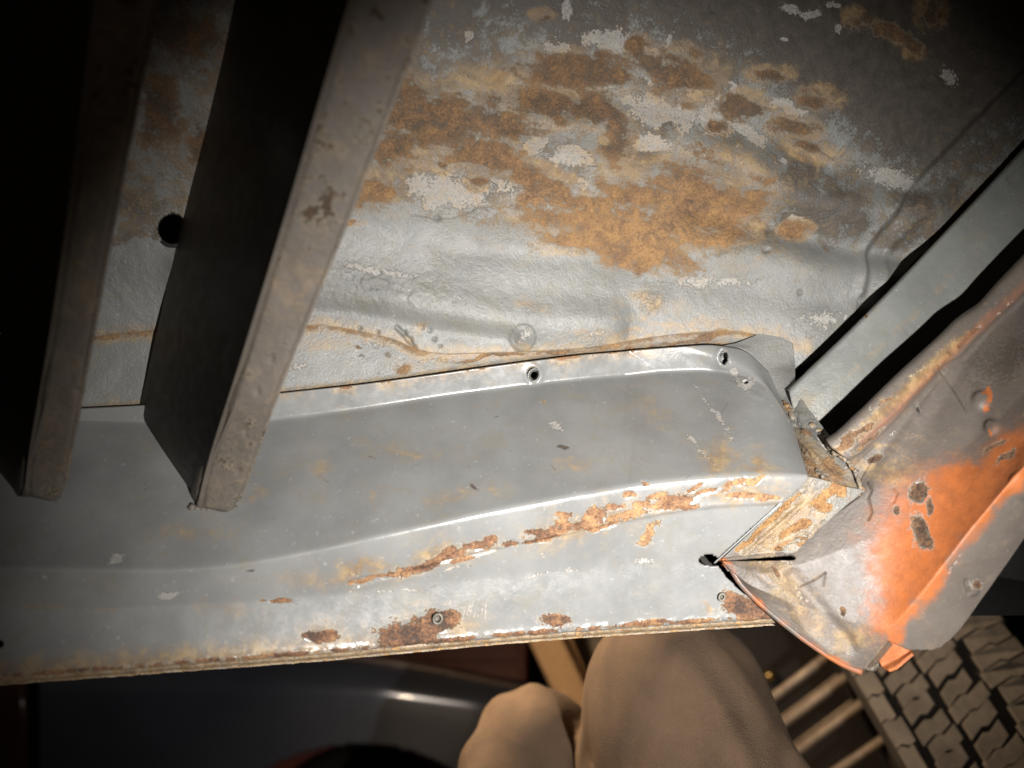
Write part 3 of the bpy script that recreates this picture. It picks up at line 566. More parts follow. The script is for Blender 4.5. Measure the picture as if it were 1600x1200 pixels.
def br_masks(u, v):
    wu, wv = warp(u, v, 7, .6); bu, bv = warp(u, v, 12, 1.6)
    prime = ell(bu, bv, [(1560, 745, 70, 34, -42), (1500, 800, 66, 40, -50), (1450, 870, 90, 38, -60), (1395, 960, 56, 26, -70), (1400, 1010, 30, 14), (1530, 626, 8, 5), (1548, 668, 6, 4)])
    prime = np.maximum(prime, .8*ell(bu, bv, [(1450, 800, 60, 70, -50), (1400, 900, 40, 70, 10)])); prime = sstep(np.maximum(prime, .9*ell(bu, bv, [(1590, 720, 90, 50, -40), (1420, 850, 60, 80, 20), (1500, 760, 60, 40, -20)])), .0, .95)
    d, s = pdist(wu, wv, [(1700, 640), (1600, 745), (1545, 815), (1500, 880), (1455, 945), (1405, 1005)])
    prime = prime*(1-sstep(s*d, -6, 14)*.93)
    e, _ = pdist(u, v, BOT[:10]); prime = np.maximum(prime, .42*np.exp(-(pdist(u, v, [(1350, 690), (1400, 640), (1500, 540), (1620, 430)])[0]/15)**2)); prime = np.maximum(prime, np.exp(-(e/6)**2)*(.50+1.2*fbm(u, v, 22, 2, 3)))
    f, _ = pdist(u, v, FL_OUT)
    g, _ = pdist(u, v, [(1310, 705), (1400, 625), (1500, 530), (1600, 440)])
    stain_glow = .75*np.exp(-(g/12)**2)*sstep(v, 460, 560); stain_glow = np.maximum(stain_glow, .6*ell(wu, wv, [(1350, 728, 30, 10), (1215, 900, 60, 26, 40), (1260, 960, 60, 20, 50), (1330, 1000, 40, 24), (1400, 740, 50, 20), (1370, 700, 30, 6)])); stain_glow = np.maximum(stain_glow, .10+.3*fbm(u, v, 50, 3, 2))
    brown = ell(wu, wv, [(1435, 768, 13, 17), (1440, 835, 13, 25, -8), (1365, 718, 12, 5), (1320, 955, 4, 8), (1525, 915, 10, 8), (1455, 790, 6, 12), (1400, 800, 5, 8)])
    rust = np.maximum(ell(wu, wv, [(1320, 690, 16, 7, -42), (1345, 672, 20, 4, -42), (1392, 625, 14, 3, -42), (1555, 700, 20, 3, -30), (1575, 712, 16, 4, -30), (1210, 895, 10, 4, 50), (1352, 690, 26, 4, -42)]), brown)
    pale = .62*ell(wu, wv, [(1360, 640, 26, 4, -42), (1440, 570, 40, 3, -42), (1330, 1025, 26, 5, 20), (1210, 905, 60, 6, 45), (1570, 480, 40, 3, -42), (1235, 885, 40, 6, 10), (1255, 930, 6, 30, -35), (1490, 880, 3, 60, 30), (1400, 670, 50, 3, -42)])
    dark = .62*ell(wu, wv, [(1560, 560, 90, 60, -40)])*sstep(u, 1440, 1500)
    for pts, w, h in CRACKS: dark = np.maximum(dark, band(u, v, pts, w*.7)*1.2)
    prime = np.where(brown > .45, prime*.2, prime)
    return dict(prime=np.clip(prime, 0, 1.2), stain_glow=stain_glow, rust=rust, pale=pale*.8, dark=dark, tint=.55-.7*brown, lump=.07+.25*ell(u, v, [(1240, 930, 60, 50), (1320, 1000, 30, 30)]), wet=.15+.3*ell(u, v, [(1520, 900, 30, 90, 30)]))
def br_disp(u, v):
    z = 1.0*fbm(u, v, 90, 3, 2)+.22*fbm(u, v, 14, 3, 6)
    z += 1.6*band(u, v, [(1180, 890), (1235, 935), (1262, 990), (1300, 1020)], 10)-2.6*band(u, v, [(1240, 900), (1290, 960), (1330, 1010)], 12)
    z += 1.6*band(u, v, [(1300, 870), (1340, 960), (1360, 1010)], 20)*0
    z += 2.0*band(u, v, FL_OUT, 8)+1.4*band(u, v, [(1330, 700), (1400, 640), (1480, 555)], 5)-1.4*band(u, v, FL_IN, 5)
    for pts, w, h in CRACKS:
        z -= h*band(u, v, pts, w)
    for x, y, r, h in ((1532, 625, 13, 3.2), (1549, 667, 11, 2.6), (1518, 920, 10, 2), (1600, 760, 20, 3)): z += h*np.exp(-(((u-x)/r)**2+((v-y)/r)**2)**2)
    b = ell(*warp(u, v, 7, .6), [(1435, 768, 13, 17), (1440, 835, 13, 25, -8)]); z -= .7*sstep(b, .45, .55)
    return z
def br_hole(u, v):
    h = (v > np.interp(u, [1340, 1349, 1386], [1060, 1046, 1001])) & (u > 1346) & (u < 1388) & (v > 1001)          # notch beside the folded tab
    h |= (v > np.interp(u, [1386, 1422, 1450], [1001, 1016, 1016])) & (u >= 1386) & (u < 1460)
    h |= (v > np.interp(u, [1455, 1470, 1500], [1017, 1012, 988])) & (u >= 1455) & (u < 1500)
    h |= (v > 866) & (v < 878) & (u > 1120) & (u < 1236+7*np.sin((v-866)/12*3.14)) & (v > 874-(u-1130)*.075) & (v < 877-(u-1130)*.012)
    return h
sheet("mount_bracket", [shift(FL_OUT, 3, -2, .526), shift(FL_OUT, 0, 0, .514), shift(FL_OUT, 10, 9, .510), shift(FL_IN, -4, -4, .509), shift(FL_IN, 3, 3, .513),
      [(1128, 872, .514), (1180, 862, .510), (1240, 852, .508), (1310, 800, .508), (1352, 768, .506), (1420, 740, .502), (1520, 690, .495), (1640, 580, .49), (1820, 420, .48)],
      [(1128, 876, .512), (1190, 900, .500), (1260, 880, .500), (1340, 850, .497), (1400, 830, .492), (1470, 790, .482), (1560, 720, .470), (1680, 620, .46), (1830, 480, .46)],
      [(1130, 880, .512), (1170, 915, .500), (1260, 950, .495), (1330, 970, .490), (1390, 985, .478), (1450, 915, .464), (1515, 830, .455), (1590, 740, .448), (1830, 520, .44)],
      [(x, y, np.interp(x, [1126, 1200, 1346, 1440, 1500, 1800], [.514, .502, .492, .482, .478, .462])) for x, y in BOT]],
      [5, 7, 18, 8, 54, 72, 84, 68], M_bracket, car, br_disp, br_masks, 2.2, 8, 560, hole=br_hole, thick=.003, label="bent mounting bracket, grey with an orange primer patch")
# folded tab at the foot of the bracket
def tab_masks(c):
    return lambda u, v: dict(prime=(c+.3*fbm(u, v, 12, 3, 1)), stain_glow=.4+0*u, pale=.4+.6*fbm(u, v, 9, 3, 5)-(.5 if c > .5 else 0), lump=.25+0*u)
sheet("bracket_tab", [[(1350, 1046, .493), (1387, 1000, .486)], [(1368, 1050, .508), (1400, 1012, .500)]], [14], M_bracket, car, lambda u, v: .3*fbm(u, v, 9, 3, 2), tab_masks(.1), 0, 1, 20, thick=.002)
sheet("bracket_tab", [[(1372, 1032, .500), (1388, 1003, .495), (1424, 1014, .493)], [(1378, 1042, .498), (1396, 1032, .496), (1424, 1017, .491)], [(1388, 1046, .492), (1400, 1042, .490), (1424, 1020, .488)]], [10, 5], M_bracket, car, lambda u, v: .3*fbm(u, v, 9, 3, 2), tab_masks(1.1), .5, 1, 30, thick=.002, label="small folded tab in bright orange primer")
# bracket lower rim: rolled steel edge
for k, (lst, dd, rr) in enumerate((([(1140, 884), (1155, 910), (1178, 934), (1212, 964), (1250, 994), (1290, 1022), (1320, 1040), (1346, 1050)], .503, .0022),)):
    r_ = rail([(x, y, np.interp(x, [1140, 1346], [.512, .494])) for x, y in lst], 60, 2); V, F = tube(r_, rr, 8)
    me = pymesh("bracket_edge", V, F, car); at = me.attributes.new("prime", 'FLOAT', 'POINT'); uu, vv, _ = unP(V)
    at.data.foreach_set("value", (.42+1.1*fbm(uu, vv, 22, 3, 3)+.25*sstep(uu, 1230, 1340)).astype(np.float32)); link("bracket_edge", me, M_bracket, car)

# ---- two floor braces running up to the near left
def floor_rail(name, L, R, dd, lab):
    ys = [p[1] for p in L]
    Ld = [(x, y, dd(y)) for x, y in L]; ft = 1; Rd = [(x, y, dd(y)) for x, y in R]
    def rm(u, v):
        wu, wv = warp(u, v, 15, 1)
        return dict(rust=.28+.45*fbm(u, v, 70, 4, 3)+.12*sstep(300-v, 0, 300)+.25*ell(wu, wv, [(378, 775, 12, 12), (150, 520, 10, 20), (500, 330, 12, 20)]), dark=.24+.4*fbm(u, v, 40, 4, 8), stain_glow=.22+.5*fbm(u, v, 50, 3, 9), pale=.15+.5*fbm(u, v, 26, 3, 12)+.25*sstep(v, 650, 780), tint=.0+0*u, lump=.3+0*u)
    def rd(u, v):
        z = .9*fbm(u, v, 40, 4, 4)+.3*fbm(u, v, 9, 2, 5)
        for x, y in ((383, 675), (372, 737), (402, 612), (424, 560), (120, 610), (97, 745)): z -= 1.6*np.exp(-(((u-x)/4)**2+((v-y)/5)**2))
        return z
    i = lambda A, k, e: [(x+k, y, d+e) for x, y, d in A]
    sheet(name, [i(Ld, 3, .034), i(Ld, 0, .020), i(Ld, 9, .008), i(Ld, 26, 0), i(Rd, -6, 0), i(Rd, 0, .003), i(Rd, -2, .012)], [4, 8, 8, 22, 4, 4], M_rail, car, rd, rm, 1.0, 5, 240, thick=.002, label=lab)
    dd_ = lambda a: np.array([dd(t) for t in a])
    # side wall splayed to fill the shadow wedge; unseen inner web added to block light
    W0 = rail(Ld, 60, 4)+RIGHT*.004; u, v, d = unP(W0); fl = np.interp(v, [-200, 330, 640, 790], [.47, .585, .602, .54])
    for nm, off, w in (("shadow_side_wall", -np.interp(v, [-200, 0, 640, 785], [205, 186, 132, 0]), 0.0), ("light_block_web", 24*np.clip((780-v)/200, 0, 1), 26.0)):
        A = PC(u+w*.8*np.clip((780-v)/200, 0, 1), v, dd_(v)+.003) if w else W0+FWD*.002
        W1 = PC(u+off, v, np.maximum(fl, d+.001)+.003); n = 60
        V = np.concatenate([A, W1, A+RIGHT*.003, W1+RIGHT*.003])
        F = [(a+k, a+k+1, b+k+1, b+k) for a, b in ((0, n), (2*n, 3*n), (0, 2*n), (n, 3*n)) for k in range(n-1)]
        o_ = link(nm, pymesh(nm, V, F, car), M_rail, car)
    return o_
dr2 = lambda y: float(np.interp(y, [-200, 0, 300, 640, 790], [.31, .345, .400, .468, .534]))
dr1 = lambda y: float(np.interp(y, [-200, 0, 300, 640, 790], [.33, .36, .405, .474, .534]))
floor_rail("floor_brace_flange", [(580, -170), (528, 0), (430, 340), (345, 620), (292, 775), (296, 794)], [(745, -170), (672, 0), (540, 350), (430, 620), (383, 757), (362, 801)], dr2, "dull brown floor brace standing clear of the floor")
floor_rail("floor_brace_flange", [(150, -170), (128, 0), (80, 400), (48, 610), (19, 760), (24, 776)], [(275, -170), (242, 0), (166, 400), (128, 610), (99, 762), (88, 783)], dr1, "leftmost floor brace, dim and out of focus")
# weld crust at the foot of the nearer brace
V = []; F = []
for k in range(9):
    c = PC(300+k*8.5, 797-abs(k-4)*.6+random.uniform(-2, 1), .538); vv, ff = [], []
    for a in range(5):
        for b in range(8):
            th = math.pi*a/4; ph = 2*math.pi*b/8; rr = .0030*random.uniform(.7, 1.15)
            vv.append(c+rr*np.array([math.sin(th)*math.cos(ph), math.sin(th)*math.sin(ph), math.cos(th)]))
    ff = [(a*8+b, a*8+(b+1) % 8, (a+1)*8+(b+1) % 8, (a+1)*8+b) for a in range(4) for b in range(8)]
    o = len(V); V += vv; F += [tuple(i+o for i in f) for f in ff]
link("weld_bead", pymesh("weld_bead", V, F, car), M_rail, car)

CARW = False
# ================================================================== BEYOND THE SILL
# ---- crouching person: metaball limbs turned into one cloth mesh
person = root("person", "person crouching in tan trousers, both knees just below the sill lip", "person", (0.15, 1.0, 0))
def limb_cloth(name, chains, mat, parent, res=.009, fold=.008):
    mb = bpy.data.metaballs.new(name); mb.resolution = res; mb.render_resolution = res; mb.threshold = .35
    for ch in chains:
        ch = [(np.array(p, float), r) for p, r in ch]
        for (p0, r0), (p1, r1) in zip(ch[:-1], ch[1:]):
            n = max(2, int(np.linalg.norm(p1-p0)/.018))
            for k in range(n+1):
                t = k/n; e = mb.elements.new(); e.co = p0+(p1-p0)*t; e.radius = (r0+(r1-r0)*t)*1.32
    o = bpy.data.objects.new(name+"_source", mb); C.objects.link(o); bpy.context.view_layer.update()
    dg = bpy.context.evaluated_depsgraph_get(); me = bpy.data.meshes.new_from_object(o.evaluated_get(dg)); bpy.data.objects.remove(o)
    n = len(me.vertices); co = np.empty(n*3); me.vertices.foreach_get("co", co); co = co.reshape(-1, 3); nm = np.empty(n*3); me.vertices.foreach_get("normal", nm); nm = nm.reshape(-1, 3)
    a = co[:, 0]*1.0+co[:, 2]*.55; b = co[:, 2]*.55-co[:, 0]*.3+co[:, 1]*.8
    w1 = fbm(a, b, .16, 2, 3); c1 = np.sin((a*1.2+w1*.22)*2*math.pi/.085); c2 = np.sin((b+w1*.25)*2*math.pi/.11)
    co = co+nm*(fold*(.45*c1*np.clip(.5+1.6*fbm(a, b, .12, 2, 8), 0, 1)+.3*c2*np.clip(.5+1.6*fbm(a, b, .14, 2, 12), 0, 1)+.9*fbm(a, b, .10, 3, 5)))[:, None]
    me.vertices.foreach_set("co", (co-base_of(parent)).ravel()); me.update(); me.name = name
    return link(name, me, mat, parent)
M_cloth = plain("tan_canvas", (.088, .056, .034), .95, 0, .25, 14, .0008, .2)
def cloth_relief(m):
    nt = m.node_tree; N = nt.nodes; L = nt.links; bs = N["Principled BSDF"]; tc = N.new("ShaderNodeTexCoord")
    mp = N.new("ShaderNodeMapping"); mp.inputs["Scale"].default_value = (11, 9, 4.5); mp.inputs["Rotation"].default_value = (.3, .35, 0); L.new(tc.outputs["Object"], mp.inputs[0])
    n1 = N.new("ShaderNodeTexNoise"); n1.noise_type = 'RIDGED_MULTIFRACTAL'; n1.inputs["Scale"].default_value = 1.0; n1.inputs["Detail"].default_value = 2.5; n1.inputs["Distortion"].default_value = .8; L.new(mp.outputs[0], n1.inputs["Vector"])
    n2 = N.new("ShaderNodeTexNoise"); n2.inputs["Scale"].default_value = 900; n2.inputs["Detail"].default_value = 2; L.new(tc.outputs["Object"], n2.inputs["Vector"])
    b1 = N.new("ShaderNodeBump"); b1.inputs["Distance"].default_value = .026; b1.inputs["Strength"].default_value = 1; L.new(n1.outputs["Fac"], b1.inputs["Height"])
    b2 = N.new("ShaderNodeBump"); b2.inputs["Distance"].default_value = .0012; b2.inputs["Strength"].default_value = 1; L.new(n2.outputs["Fac"], b2.inputs["Height"]); L.new(b1.outputs[0], b2.inputs["Normal"]); L.new(b2.outputs[0], bs.inputs["Normal"])
cloth_relief(M_cloth)
kR = P(1050, 1078, .72); kL = P(834, 1164, .88)
aR = np.array([kR[0]+.10, kR[1]-.06, .09]); aL = np.array([kL[0]-.10, kL[1]-.02, .09]); hR = np.array([kR[0]+.02, kR[1]+.42, .16]); hL = np.array([kL[0]+.05, kL[1]+.34, .16])
limb_cloth("trousers", [[(kR, .080), (kR+(aR-kR)*.45, .082), (aR, .060)], [(kR, .080), ((kR+hR)/2, .095), (hR, .12)], [(kL, .068), (kL+(aL-kL)*.45, .076), (aL, .06)], [(kL, .068), ((kL+hL)/2, .09), (hL, .12)], [(hR, .12), (hL, .12)]], M_cloth, person)
M_boot = plain("boot_leather", (.05, .032, .02), .6, 0, .3, 60)
for a in (aR, aL):
    mbv = []; 
    sec = [(-.09, .035, .04), (-.05, .042, .06), (0, .045, .085), (.06, .046, .055), (.12, .048, .035), (.16, .04, .025), (.18, .015, .012)]
    V = []; F = []
    for i, (y, w, h) in enumerate(sec):
        for k in range(14):
            t = 2*math.pi*k/14; V.append((a[0]+w*math.cos(t), a[1]-y, max(0.002, h*1.0*(1+math.sin(t))*.62)))
    for i in range(len(sec)-1):
        for k in range(14): F.append((i*14+k, i*14+(k+1) % 14, (i+1)*14+(k+1) % 14, (i+1)*14+k))
    F += [tuple(range(14)), tuple(range(len(V)-1, len(V)-15, -1))]
    link("boot", pymesh("boot", V, F, person), M_boot, person)

# ---- tyre leaning at the right
M_tyre = plain("dusty_rubber", (.080, .066, .053), .8, 0, .3, 40, .0012, .25)
M_tyre2 = plain("dark_rubber", (.022, .017, .013), .9, 0, .3, 60, .001, .2)
ax = RIGHT*.86+UP*.48-FWD*.17; ax /= np.linalg.norm(ax)
TR, TW = .335, .102
dcen = None
for dd in np.linspace(.9, 2.2, 400):
    c = P(1500, 1120+(dd-1)*0, dd)
    if c[2]-TR*math.sqrt(1-ax[2]**2)-TW*abs(ax[2]) <= 0: dcen = dd
cen = P(1490, 1150, 1.20)
tyre = root("tyre", "dusty worn tyre with chunky tread leaning below the orange bracket", "tyre", (cen[0], cen[1], 0))
low = cen[2]-TR*math.sqrt(1-ax[2]**2)-TW*abs(ax[2]); print("tyre low", low)
e1 = np.cross(ax, np.array([0, 0, 1.0])); e1 /= np.linalg.norm(e1); e2 = np.cross(e1, ax)
prof = [(-.072, .19), (-.085, .21), (-.105, .25), (-.108, .285), (-.100, .312), (-.088, .324), (-.04, .3275), (0, .328), (.04, .3275), (.088, .324), (.100, .312), (.108, .285), (.105, .25), (.085, .21), (.072, .19)]
V = []; F = []; SEG = 96; m = len(prof)
for i in range(SEG):
    t = 2*math.pi*i/SEG
    for (a, r) in prof: V.append(cen+ax*a+(e1*math.cos(t)+e2*math.sin(t))*r)
F = [(i*m+k, ((i+1) % SEG)*m+k, ((i+1) % SEG)*m+k+1, i*m+k+1) for i in range(SEG) for k in range(m-1)]
link("carcass", pymesh("carcass", V, F, tyre), M_tyre2, tyre)
def block(a0, a1, q0, q1, zl, zr, skew, n=3, h0=.320, h1=.3395):
    """tread block from axial a0..a1 and arc q0..q1, cut by n-1 narrow sipes; zl, zr step the flanks"""
    V = []; F = []
    for j in range(n):
        s0 = q0+(q1-q0)*j/n+(.0007 if j else 0); s1 = q0+(q1-q0)*(j+1)/n-(.0007 if j < n-1 else 0)
        L0, R0 = a0+zl[j], a1+zr[j]; M0 = (L0+R0)/2; z = .0025
        poly = [(L0, s0-skew), (M0-.004, s0-skew*.2+z), (M0+.004, s0+skew*.2-z), (R0, s0+skew), (R0, s1+skew), (M0+.004, s1+skew*.2-z), (M0-.004, s1-skew*.2+z), (L0, s1-skew)]
        m = len(poly); o = len(V); cx = sum(p[0] for p in poly)/m; cy = sum(p[1] for p in poly)/m
        for sc, h in ((1, h0), (1, h1-.0015), (.95, h1)):
            for (a, q) in poly:
                a2 = cx+(a-cx)*sc; q2 = cy+(q-cy)*sc; t = q2/.335; hh = h-max(0, abs(a2)-.07)**2*8
                V.append((a2, hh*math.cos(t), hh*math.sin(t)))
        F.append(tuple(range(o+2*m, o+3*m)))
        for l in range(2): F += [(o+l*m+k, o+l*m+(k+1) % m, o+(l+1)*m+(k+1) % m, o+(l+1)*m+k) for k in range(m)]
    me = bpy.data.meshes.new("tread_block"); me.from_pydata(V, [], F); me.materials.append(M_tyre); return me
NB = 32; pit = 2*math.pi*.335/NB; g = .0032
c1 = block(-.068, -.026, g-pit/2, pit/2-g, (0, .003, -.001), (-.003, .004, .001), .006)
c2 = block(-.018, .030, g-pit/2, pit/2-g, (.003, -.001, .002), (0, .006, -.004), .008)
s1 = block(-.100, -.0765, -pit/2, pit/2-.001, (0, 0, 0), (-.002, .003, 0), 0, 2)
s2 = block(.043, .102, -pit/2, pit/2-.0015, (.004, -.004, 0), (0, .005, .002), .002)
Mx = Matrix(((ax[0], e1[0], e2[0]), (ax[1], e1[1], e2[1]), (ax[2], e1[2], e2[2]))).to_4x4()
for k in range(NB):
    for me, off in ((c1, 0), (c2, .45), (s1, .2), (s2, .7)):
        o = bpy.data.objects.new("tread_block", me); C.objects.link(o); o.parent = tyre
        o.matrix_local = Matrix.Translation(Vector(cen-base_of(tyre))) @ Mx @ Matrix.Rotation(2*math.pi*(k+off)/NB, 4, 'X')
V = []; F = []
pr = [(-.075, .195), (-.06, .185), (-.05, .17), (.04, .165), (.045, .05), (.05, .0)]
for i in range(48):
    t = 2*math.pi*i/48
    for a, r in pr: V.append(cen+ax*a+(e1*math.cos(t)+e2*math.sin(t))*r)
F = [(i*6+k, ((i+1) % 48)*6+k, ((i+1) % 48)*6+k+1, i*6+k+1) for i in range(48) for k in range(5)]
link("rim", pymesh("rim", V, F, tyre), plain("rim_steel", (.10, .08, .06), .5, .7, .3, 40), tyre)
# concrete block the tyre stands on
blk_top = max(.05, low)
blk = root("support_block", "grey concrete block under the leaning tyre", "block", (cen[0], cen[1], 0))

# ---- slatted metal rack behind
M_bar = plain("rack_steel", (.24, .18, .13), .5, .3, .3, 40, .0003)
rack = root("metal_rack", "metal rack of parallel round bars between the knee and the tyre", "rack", (.6, 1.5, 0))
for (x0, y0, x1, y1, r) in ((1110, 1164, 1400, 945, .0095), (1140, 1193, 1430, 978, .0095), (1160, 1238, 1460, 1015, .0095), (1200, 1276, 1500, 1075, .0085), (1130, 1190, 1400, 987, .004), (1160, 1224, 1450, 1007, .004)):
    dpt = 1.42 if r > .008 else 1.5
    V, F = tube([P(x0, y0, dpt), P((x0+x1)/2, (y0+y1)/2, dpt), P(x1, y1, dpt)], r, 14); link("bar", pymesh("bar", V, F, rack), M_bar, rack)
for (x, y, dx, dy) in ((1120, 1150, 130, 170), (1405, 930, 130, 170)):
    p0, p1 = P(x-20, y-26, 1.46), P(x+dx, y+dy, 1.46); V, F = tube([p0, (p0+p1)/2, p1], .012, 10); link("side_rail", pymesh("side_rail", V, F, rack), M_bar, rack)
    V, F = tube([p1, (p1[0], p1[1], p1[2]/2), (p1[0], p1[1], .0)], .012, 10); link("leg", pymesh("leg", V, F, rack), M_bar, rack)

# ---- other car behind
M_paint = plain("slate_gloss_paint", (.20, .22, .28), .30, .75, .15, 3, 0, .6, 1.0)
M_maroon = plain("maroon_reflection", (.055, .022, .017), .25, 0, .4, 3, 0, .5, .3)  # maroon colour stands in for reddish reflections on the door
pc = root("parked_car", "dark glossy car parked behind the crouching person, its fender catching the torch", "car", (-.4, 2.2, 0))
def simple_sheet(name, rails, counts, mat, parent, n=120, hole=None, thick=.004, cs=2):
    return sheet(name, rails, counts, mat, parent, None, None, cs, 3, n, hole, thick)
ARC = lambda u, v: ((u-560)/235)**2+((v-1345)/180)**2 < 1
simple_sheet("fender", [[(60, 985, 2.55), (300, 990, 2.55), (450, 1008, 2.5), (600, 1020, 2.45), (750, 1050, 2.4), (880, 1076, 2.35), (1000, 1110, 2.35), (1120, 1180, 2.4)],
      [(60, 1000, 2.42), (300, 1003, 2.36), (450, 1020, 2.31), (600, 1036, 2.27), (750, 1064, 2.27), (870, 1090, 2.30), (980, 1125, 2.36), (1090, 1200, 2.46)],
      [(60, 1075, 2.30), (300, 1075, 2.24), (450, 1076, 2.19), (600, 1080, 2.16), (750, 1098, 2.16), (860, 1120, 2.20), (960, 1150, 2.26), (1050, 1240, 2.38)],
      [(60, 1230, 2.26), (300, 1240, 2.20), (450, 1250, 2.15), (600, 1260, 2.12), (750, 1270, 2.12), (860, 1280, 2.16), (950, 1290, 2.22), (1030, 1320, 2.34)],
      [(60, 1420, 2.32), (300, 1420, 2.32), (450, 1420, 2.27), (600, 1420, 2.22), (750, 1420, 2.17), (860, 1420, 2.13), (950, 1420, 2.14), (1030, 1400, 2.2)]], [10, 26, 40, 40], M_paint, pc, 260, ARC, .02, 5)
simple_sheet("door", [[(-900, 930, 2.6), (-300, 945, 2.6), (38, 985, 2.55)], [(-900, 1010, 2.42), (-300, 1010, 2.42), (38, 1010, 2.42)], [(-900, 1100, 2.31), (-300, 1100, 2.31), (38, 1100, 2.31)], [(-900, 1420, 2.34), (-300, 1420, 2.34), (38, 1420, 2.34)]], [8, 16, 30], M_maroon, pc, 80, None, .02, 3)
simple_sheet("lower_body", [[(-900, 1425, 2.34), (250, 1425, 2.34)], [(-900, 1640, 2.42), (250, 1640, 2.42)]], [10], M_paint, pc, 30)
0 and simple_sheet("quarter_panel", [[(46, 1000, 2.425), (200, 1010, 2.42), (380, 1012, 2.40)], [(46, 1100, 2.292), (200, 1100, 2.292), (330, 1130, 2.28)], [(46, 1240, 2.255), (200, 1230, 2.255), (310, 1240, 2.25)]], [16, 16], M_maroon, pc, 50)
V = []; F = []
aw = P(560, 1345, 2.35); RW = .33
for i in range(40):
    t = 2*math.pi*i/40
    for (a, r) in ((-.09, .2), (-.1, .30), (-.06, RW), (.06, RW), (.1, .3), (.09, .2), (.06, .0)): V.append(aw+FWD*0+np.array([0, 1, 0])*a*1.0+np.array([math.cos(t)*r, 0, math.sin(t)*r]))
F = [(i*7+k, ((i+1) % 40)*7+k, ((i+1) % 40)*7+k+1, i*7+k+1) for i in range(40) for k in range(6)]
link("wheel", pymesh("wheel", V, F, pc), M_tyre2, pc)
# pale strip added in place of the warm reflection along the fender crown
r_ = rail([(60, 998, 2.42), (300, 1001, 2.37), (450, 1018, 2.32), (600, 1033, 2.28), (750, 1061, 2.28), (870, 1087, 2.31), (980, 1122, 2.37)], 60, 3); V, F = tube(r_, .009, 8); link("reflection_strip", pymesh("reflection_strip", V, F, pc), plain("reflection_tan", (.16, .12, .10), .4, .2, .2, 30), pc)

# ---- red cabinet, wooden trestle, board, brass knob
M_red = plain("dark_red_paint", (.17, .028, .010), .5, 0, .3, 6, .0005)
cab = root("red_cabinet", "dark red cabinet behind the fender of the parked car", "cabinet", (-.1, 3.1, 0))
c0 = P(640, 1010, 3.05); V, F = box_wh((c0[0], c0[1], c0[2]/2), (1, 0, 0), (0, 1, 0), (0, 0, 1), .48, .25, c0[2]/2+.15, .01); link("body", pymesh("body", V, F, cab), M_red, cab, smooth=False)
for k in range(4):
    V, F = box_wh((c0[0], c0[1]-.255, .14+k*.21), (1, 0, 0), (0, 1, 0), (0, 0, 1), .45, .006, .095, .003); d_ = link("drawer", pymesh("drawer", V, F, cab), M_red, cab, smooth=False)
    V, F = box_wh((c0[0], c0[1]-.27, .20+k*.21), (1, 0, 0), (0, 1, 0), (0, 0, 1), .18, .008, .008, .003); link("handle", pymesh("handle", V, F, d_), M_bar, d_, smooth=False)
M_wood = plain("pale_timber", (.50, .31, .16), .75, 0, .2, 18, .0008)
tr = root("trestle", "pale wooden trestle with slanting legs seen just past the sill lip", "trestle", (.1, 1.9, 0))
def plank(p0, p1, w, t, name, parent):
    p0, p1 = np.array(p0), np.array(p1); ay = (p1-p0)/np.linalg.norm(p1-p0); axx = np.cross(ay, [0, 1, 0]); axx /= np.linalg.norm(axx); az = np.cross(axx, ay)
    V, F = box_wh((p0+p1)/2, axx, ay, az, w/2, np.linalg.norm(p1-p0)/2, t/2, .006); return link(name, pymesh(name, V, F, parent), M_wood, parent, smooth=False)
def to_ground(p, q):
    p, q = np.array(p), np.array(q); t = p[2]/(p[2]-q[2]); return p+(q-p)*t
a, b = P(800, 890, 1.8), P(893, 1085, 1.8); plank(a, to_ground(a, b), .075, .05, "leg", tr)
a, b = P(862, 940, 1.86), P(912, 1060, 1.86); plank(a, to_ground(a, b), .02, .04, "leg", tr)
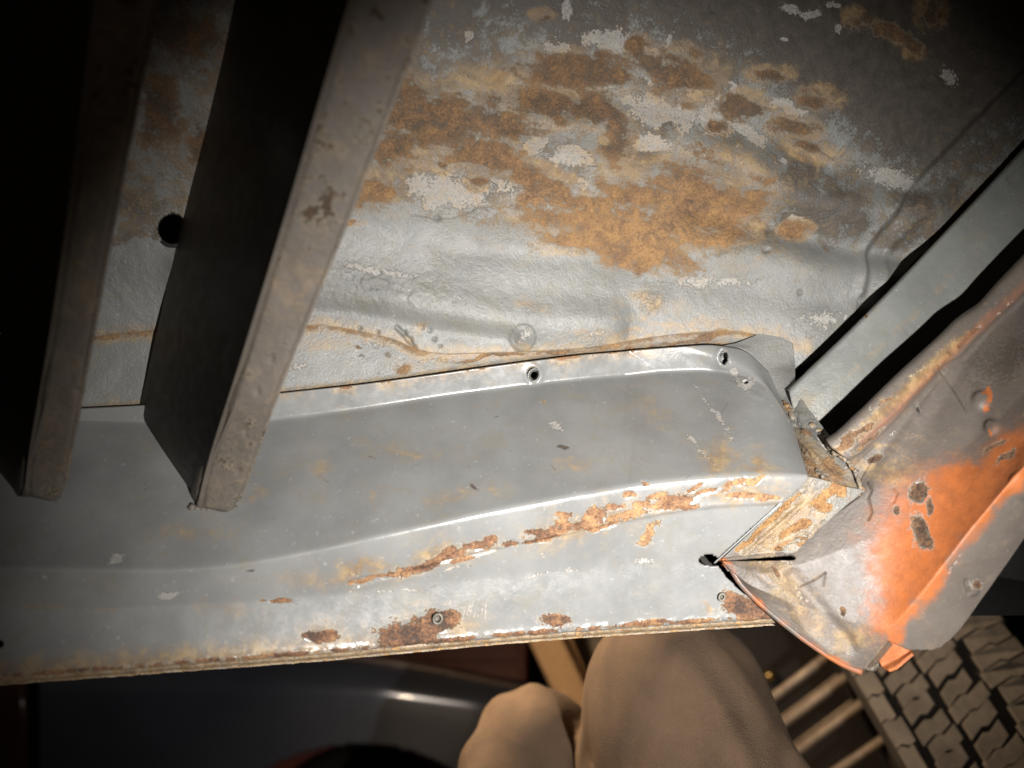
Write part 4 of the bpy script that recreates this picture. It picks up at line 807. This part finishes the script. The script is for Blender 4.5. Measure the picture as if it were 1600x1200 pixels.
a, b = P(1060, 950, 1.8), P(925, 1090, 1.8); plank(a, to_ground(a, b), .05, .045, "leg", tr)
plank(P(760, 905, 1.83), P(1080, 890, 1.83), .08, .10, "beam", tr)
bd = P(1110, 1000, 2.0); M_board = plain("grey_board", (.17, .14, .10), .8, 0, .15, 8, .0005)
V, F = box_wh((bd[0]-.12, bd[1], bd[2]/2+.05), np.array([1, 0, 0]), (0, 1, 0), np.array([.20, 0, -1]), .20, .012, bd[2]/2+.04, .003)
o = link("plywood_board", pymesh("plywood_board", V, F), M_board, None, smooth=False); o["label"] = "dull tan board standing behind the right knee"; o["category"] = "board"
kb = P(1203, 1056, 1.9); V, F = disc(0, 0, 1, .01)
V = []; F = []
for a in range(9):
    for b in range(14):
        th = math.pi*a/8; ph = 2*math.pi*b/14; V.append(kb+.016*np.array([math.sin(th)*math.cos(ph), math.cos(th)*1.0, math.sin(th)*math.sin(ph)]))
F = [(a*14+b, a*14+(b+1) % 14, (a+1)*14+(b+1) % 14, (a+1)*14+b) for a in range(8) for b in range(14)]
lk = root("dark_cabinet", "dark cupboard with one small round brass knob left of the rack bars", "cupboard", (kb[0], kb[1]+.2, 0))
V2, F2 = box_wh((kb[0]+.12, kb[1]+.22, .5), (1, 0, 0), (0, 1, 0), (0, 0, 1), .5, .2, .5, .01); link("body", pymesh("body", V2, F2, lk), plain("dark_brown_paint", (.022, .016, .012), .6, 0, .3, 6), lk, smooth=False)
link("knob", pymesh("knob", V, F, lk), plain("brass", (.55, .38, .16), .3, .9, .2, 40, 0), lk)
# wall far behind
V, F = box_wh((0, 4.6, 1.5), (1, 0, 0), (0, 1, 0), (0, 0, 1), 8, .08, 1.5); link("garage_wall", pymesh("garage_wall", V, F), M_wallb, None, None, "structure", False)
# block under the tyre
V, F = box_wh((cen[0], cen[1], blk_top/2), (1, 0, 0), (0, 1, 0), (0, 0, 1), .20, .12, blk_top/2, .008); link("slab", pymesh("slab", V, F, blk), M_ground, blk, smooth=False)
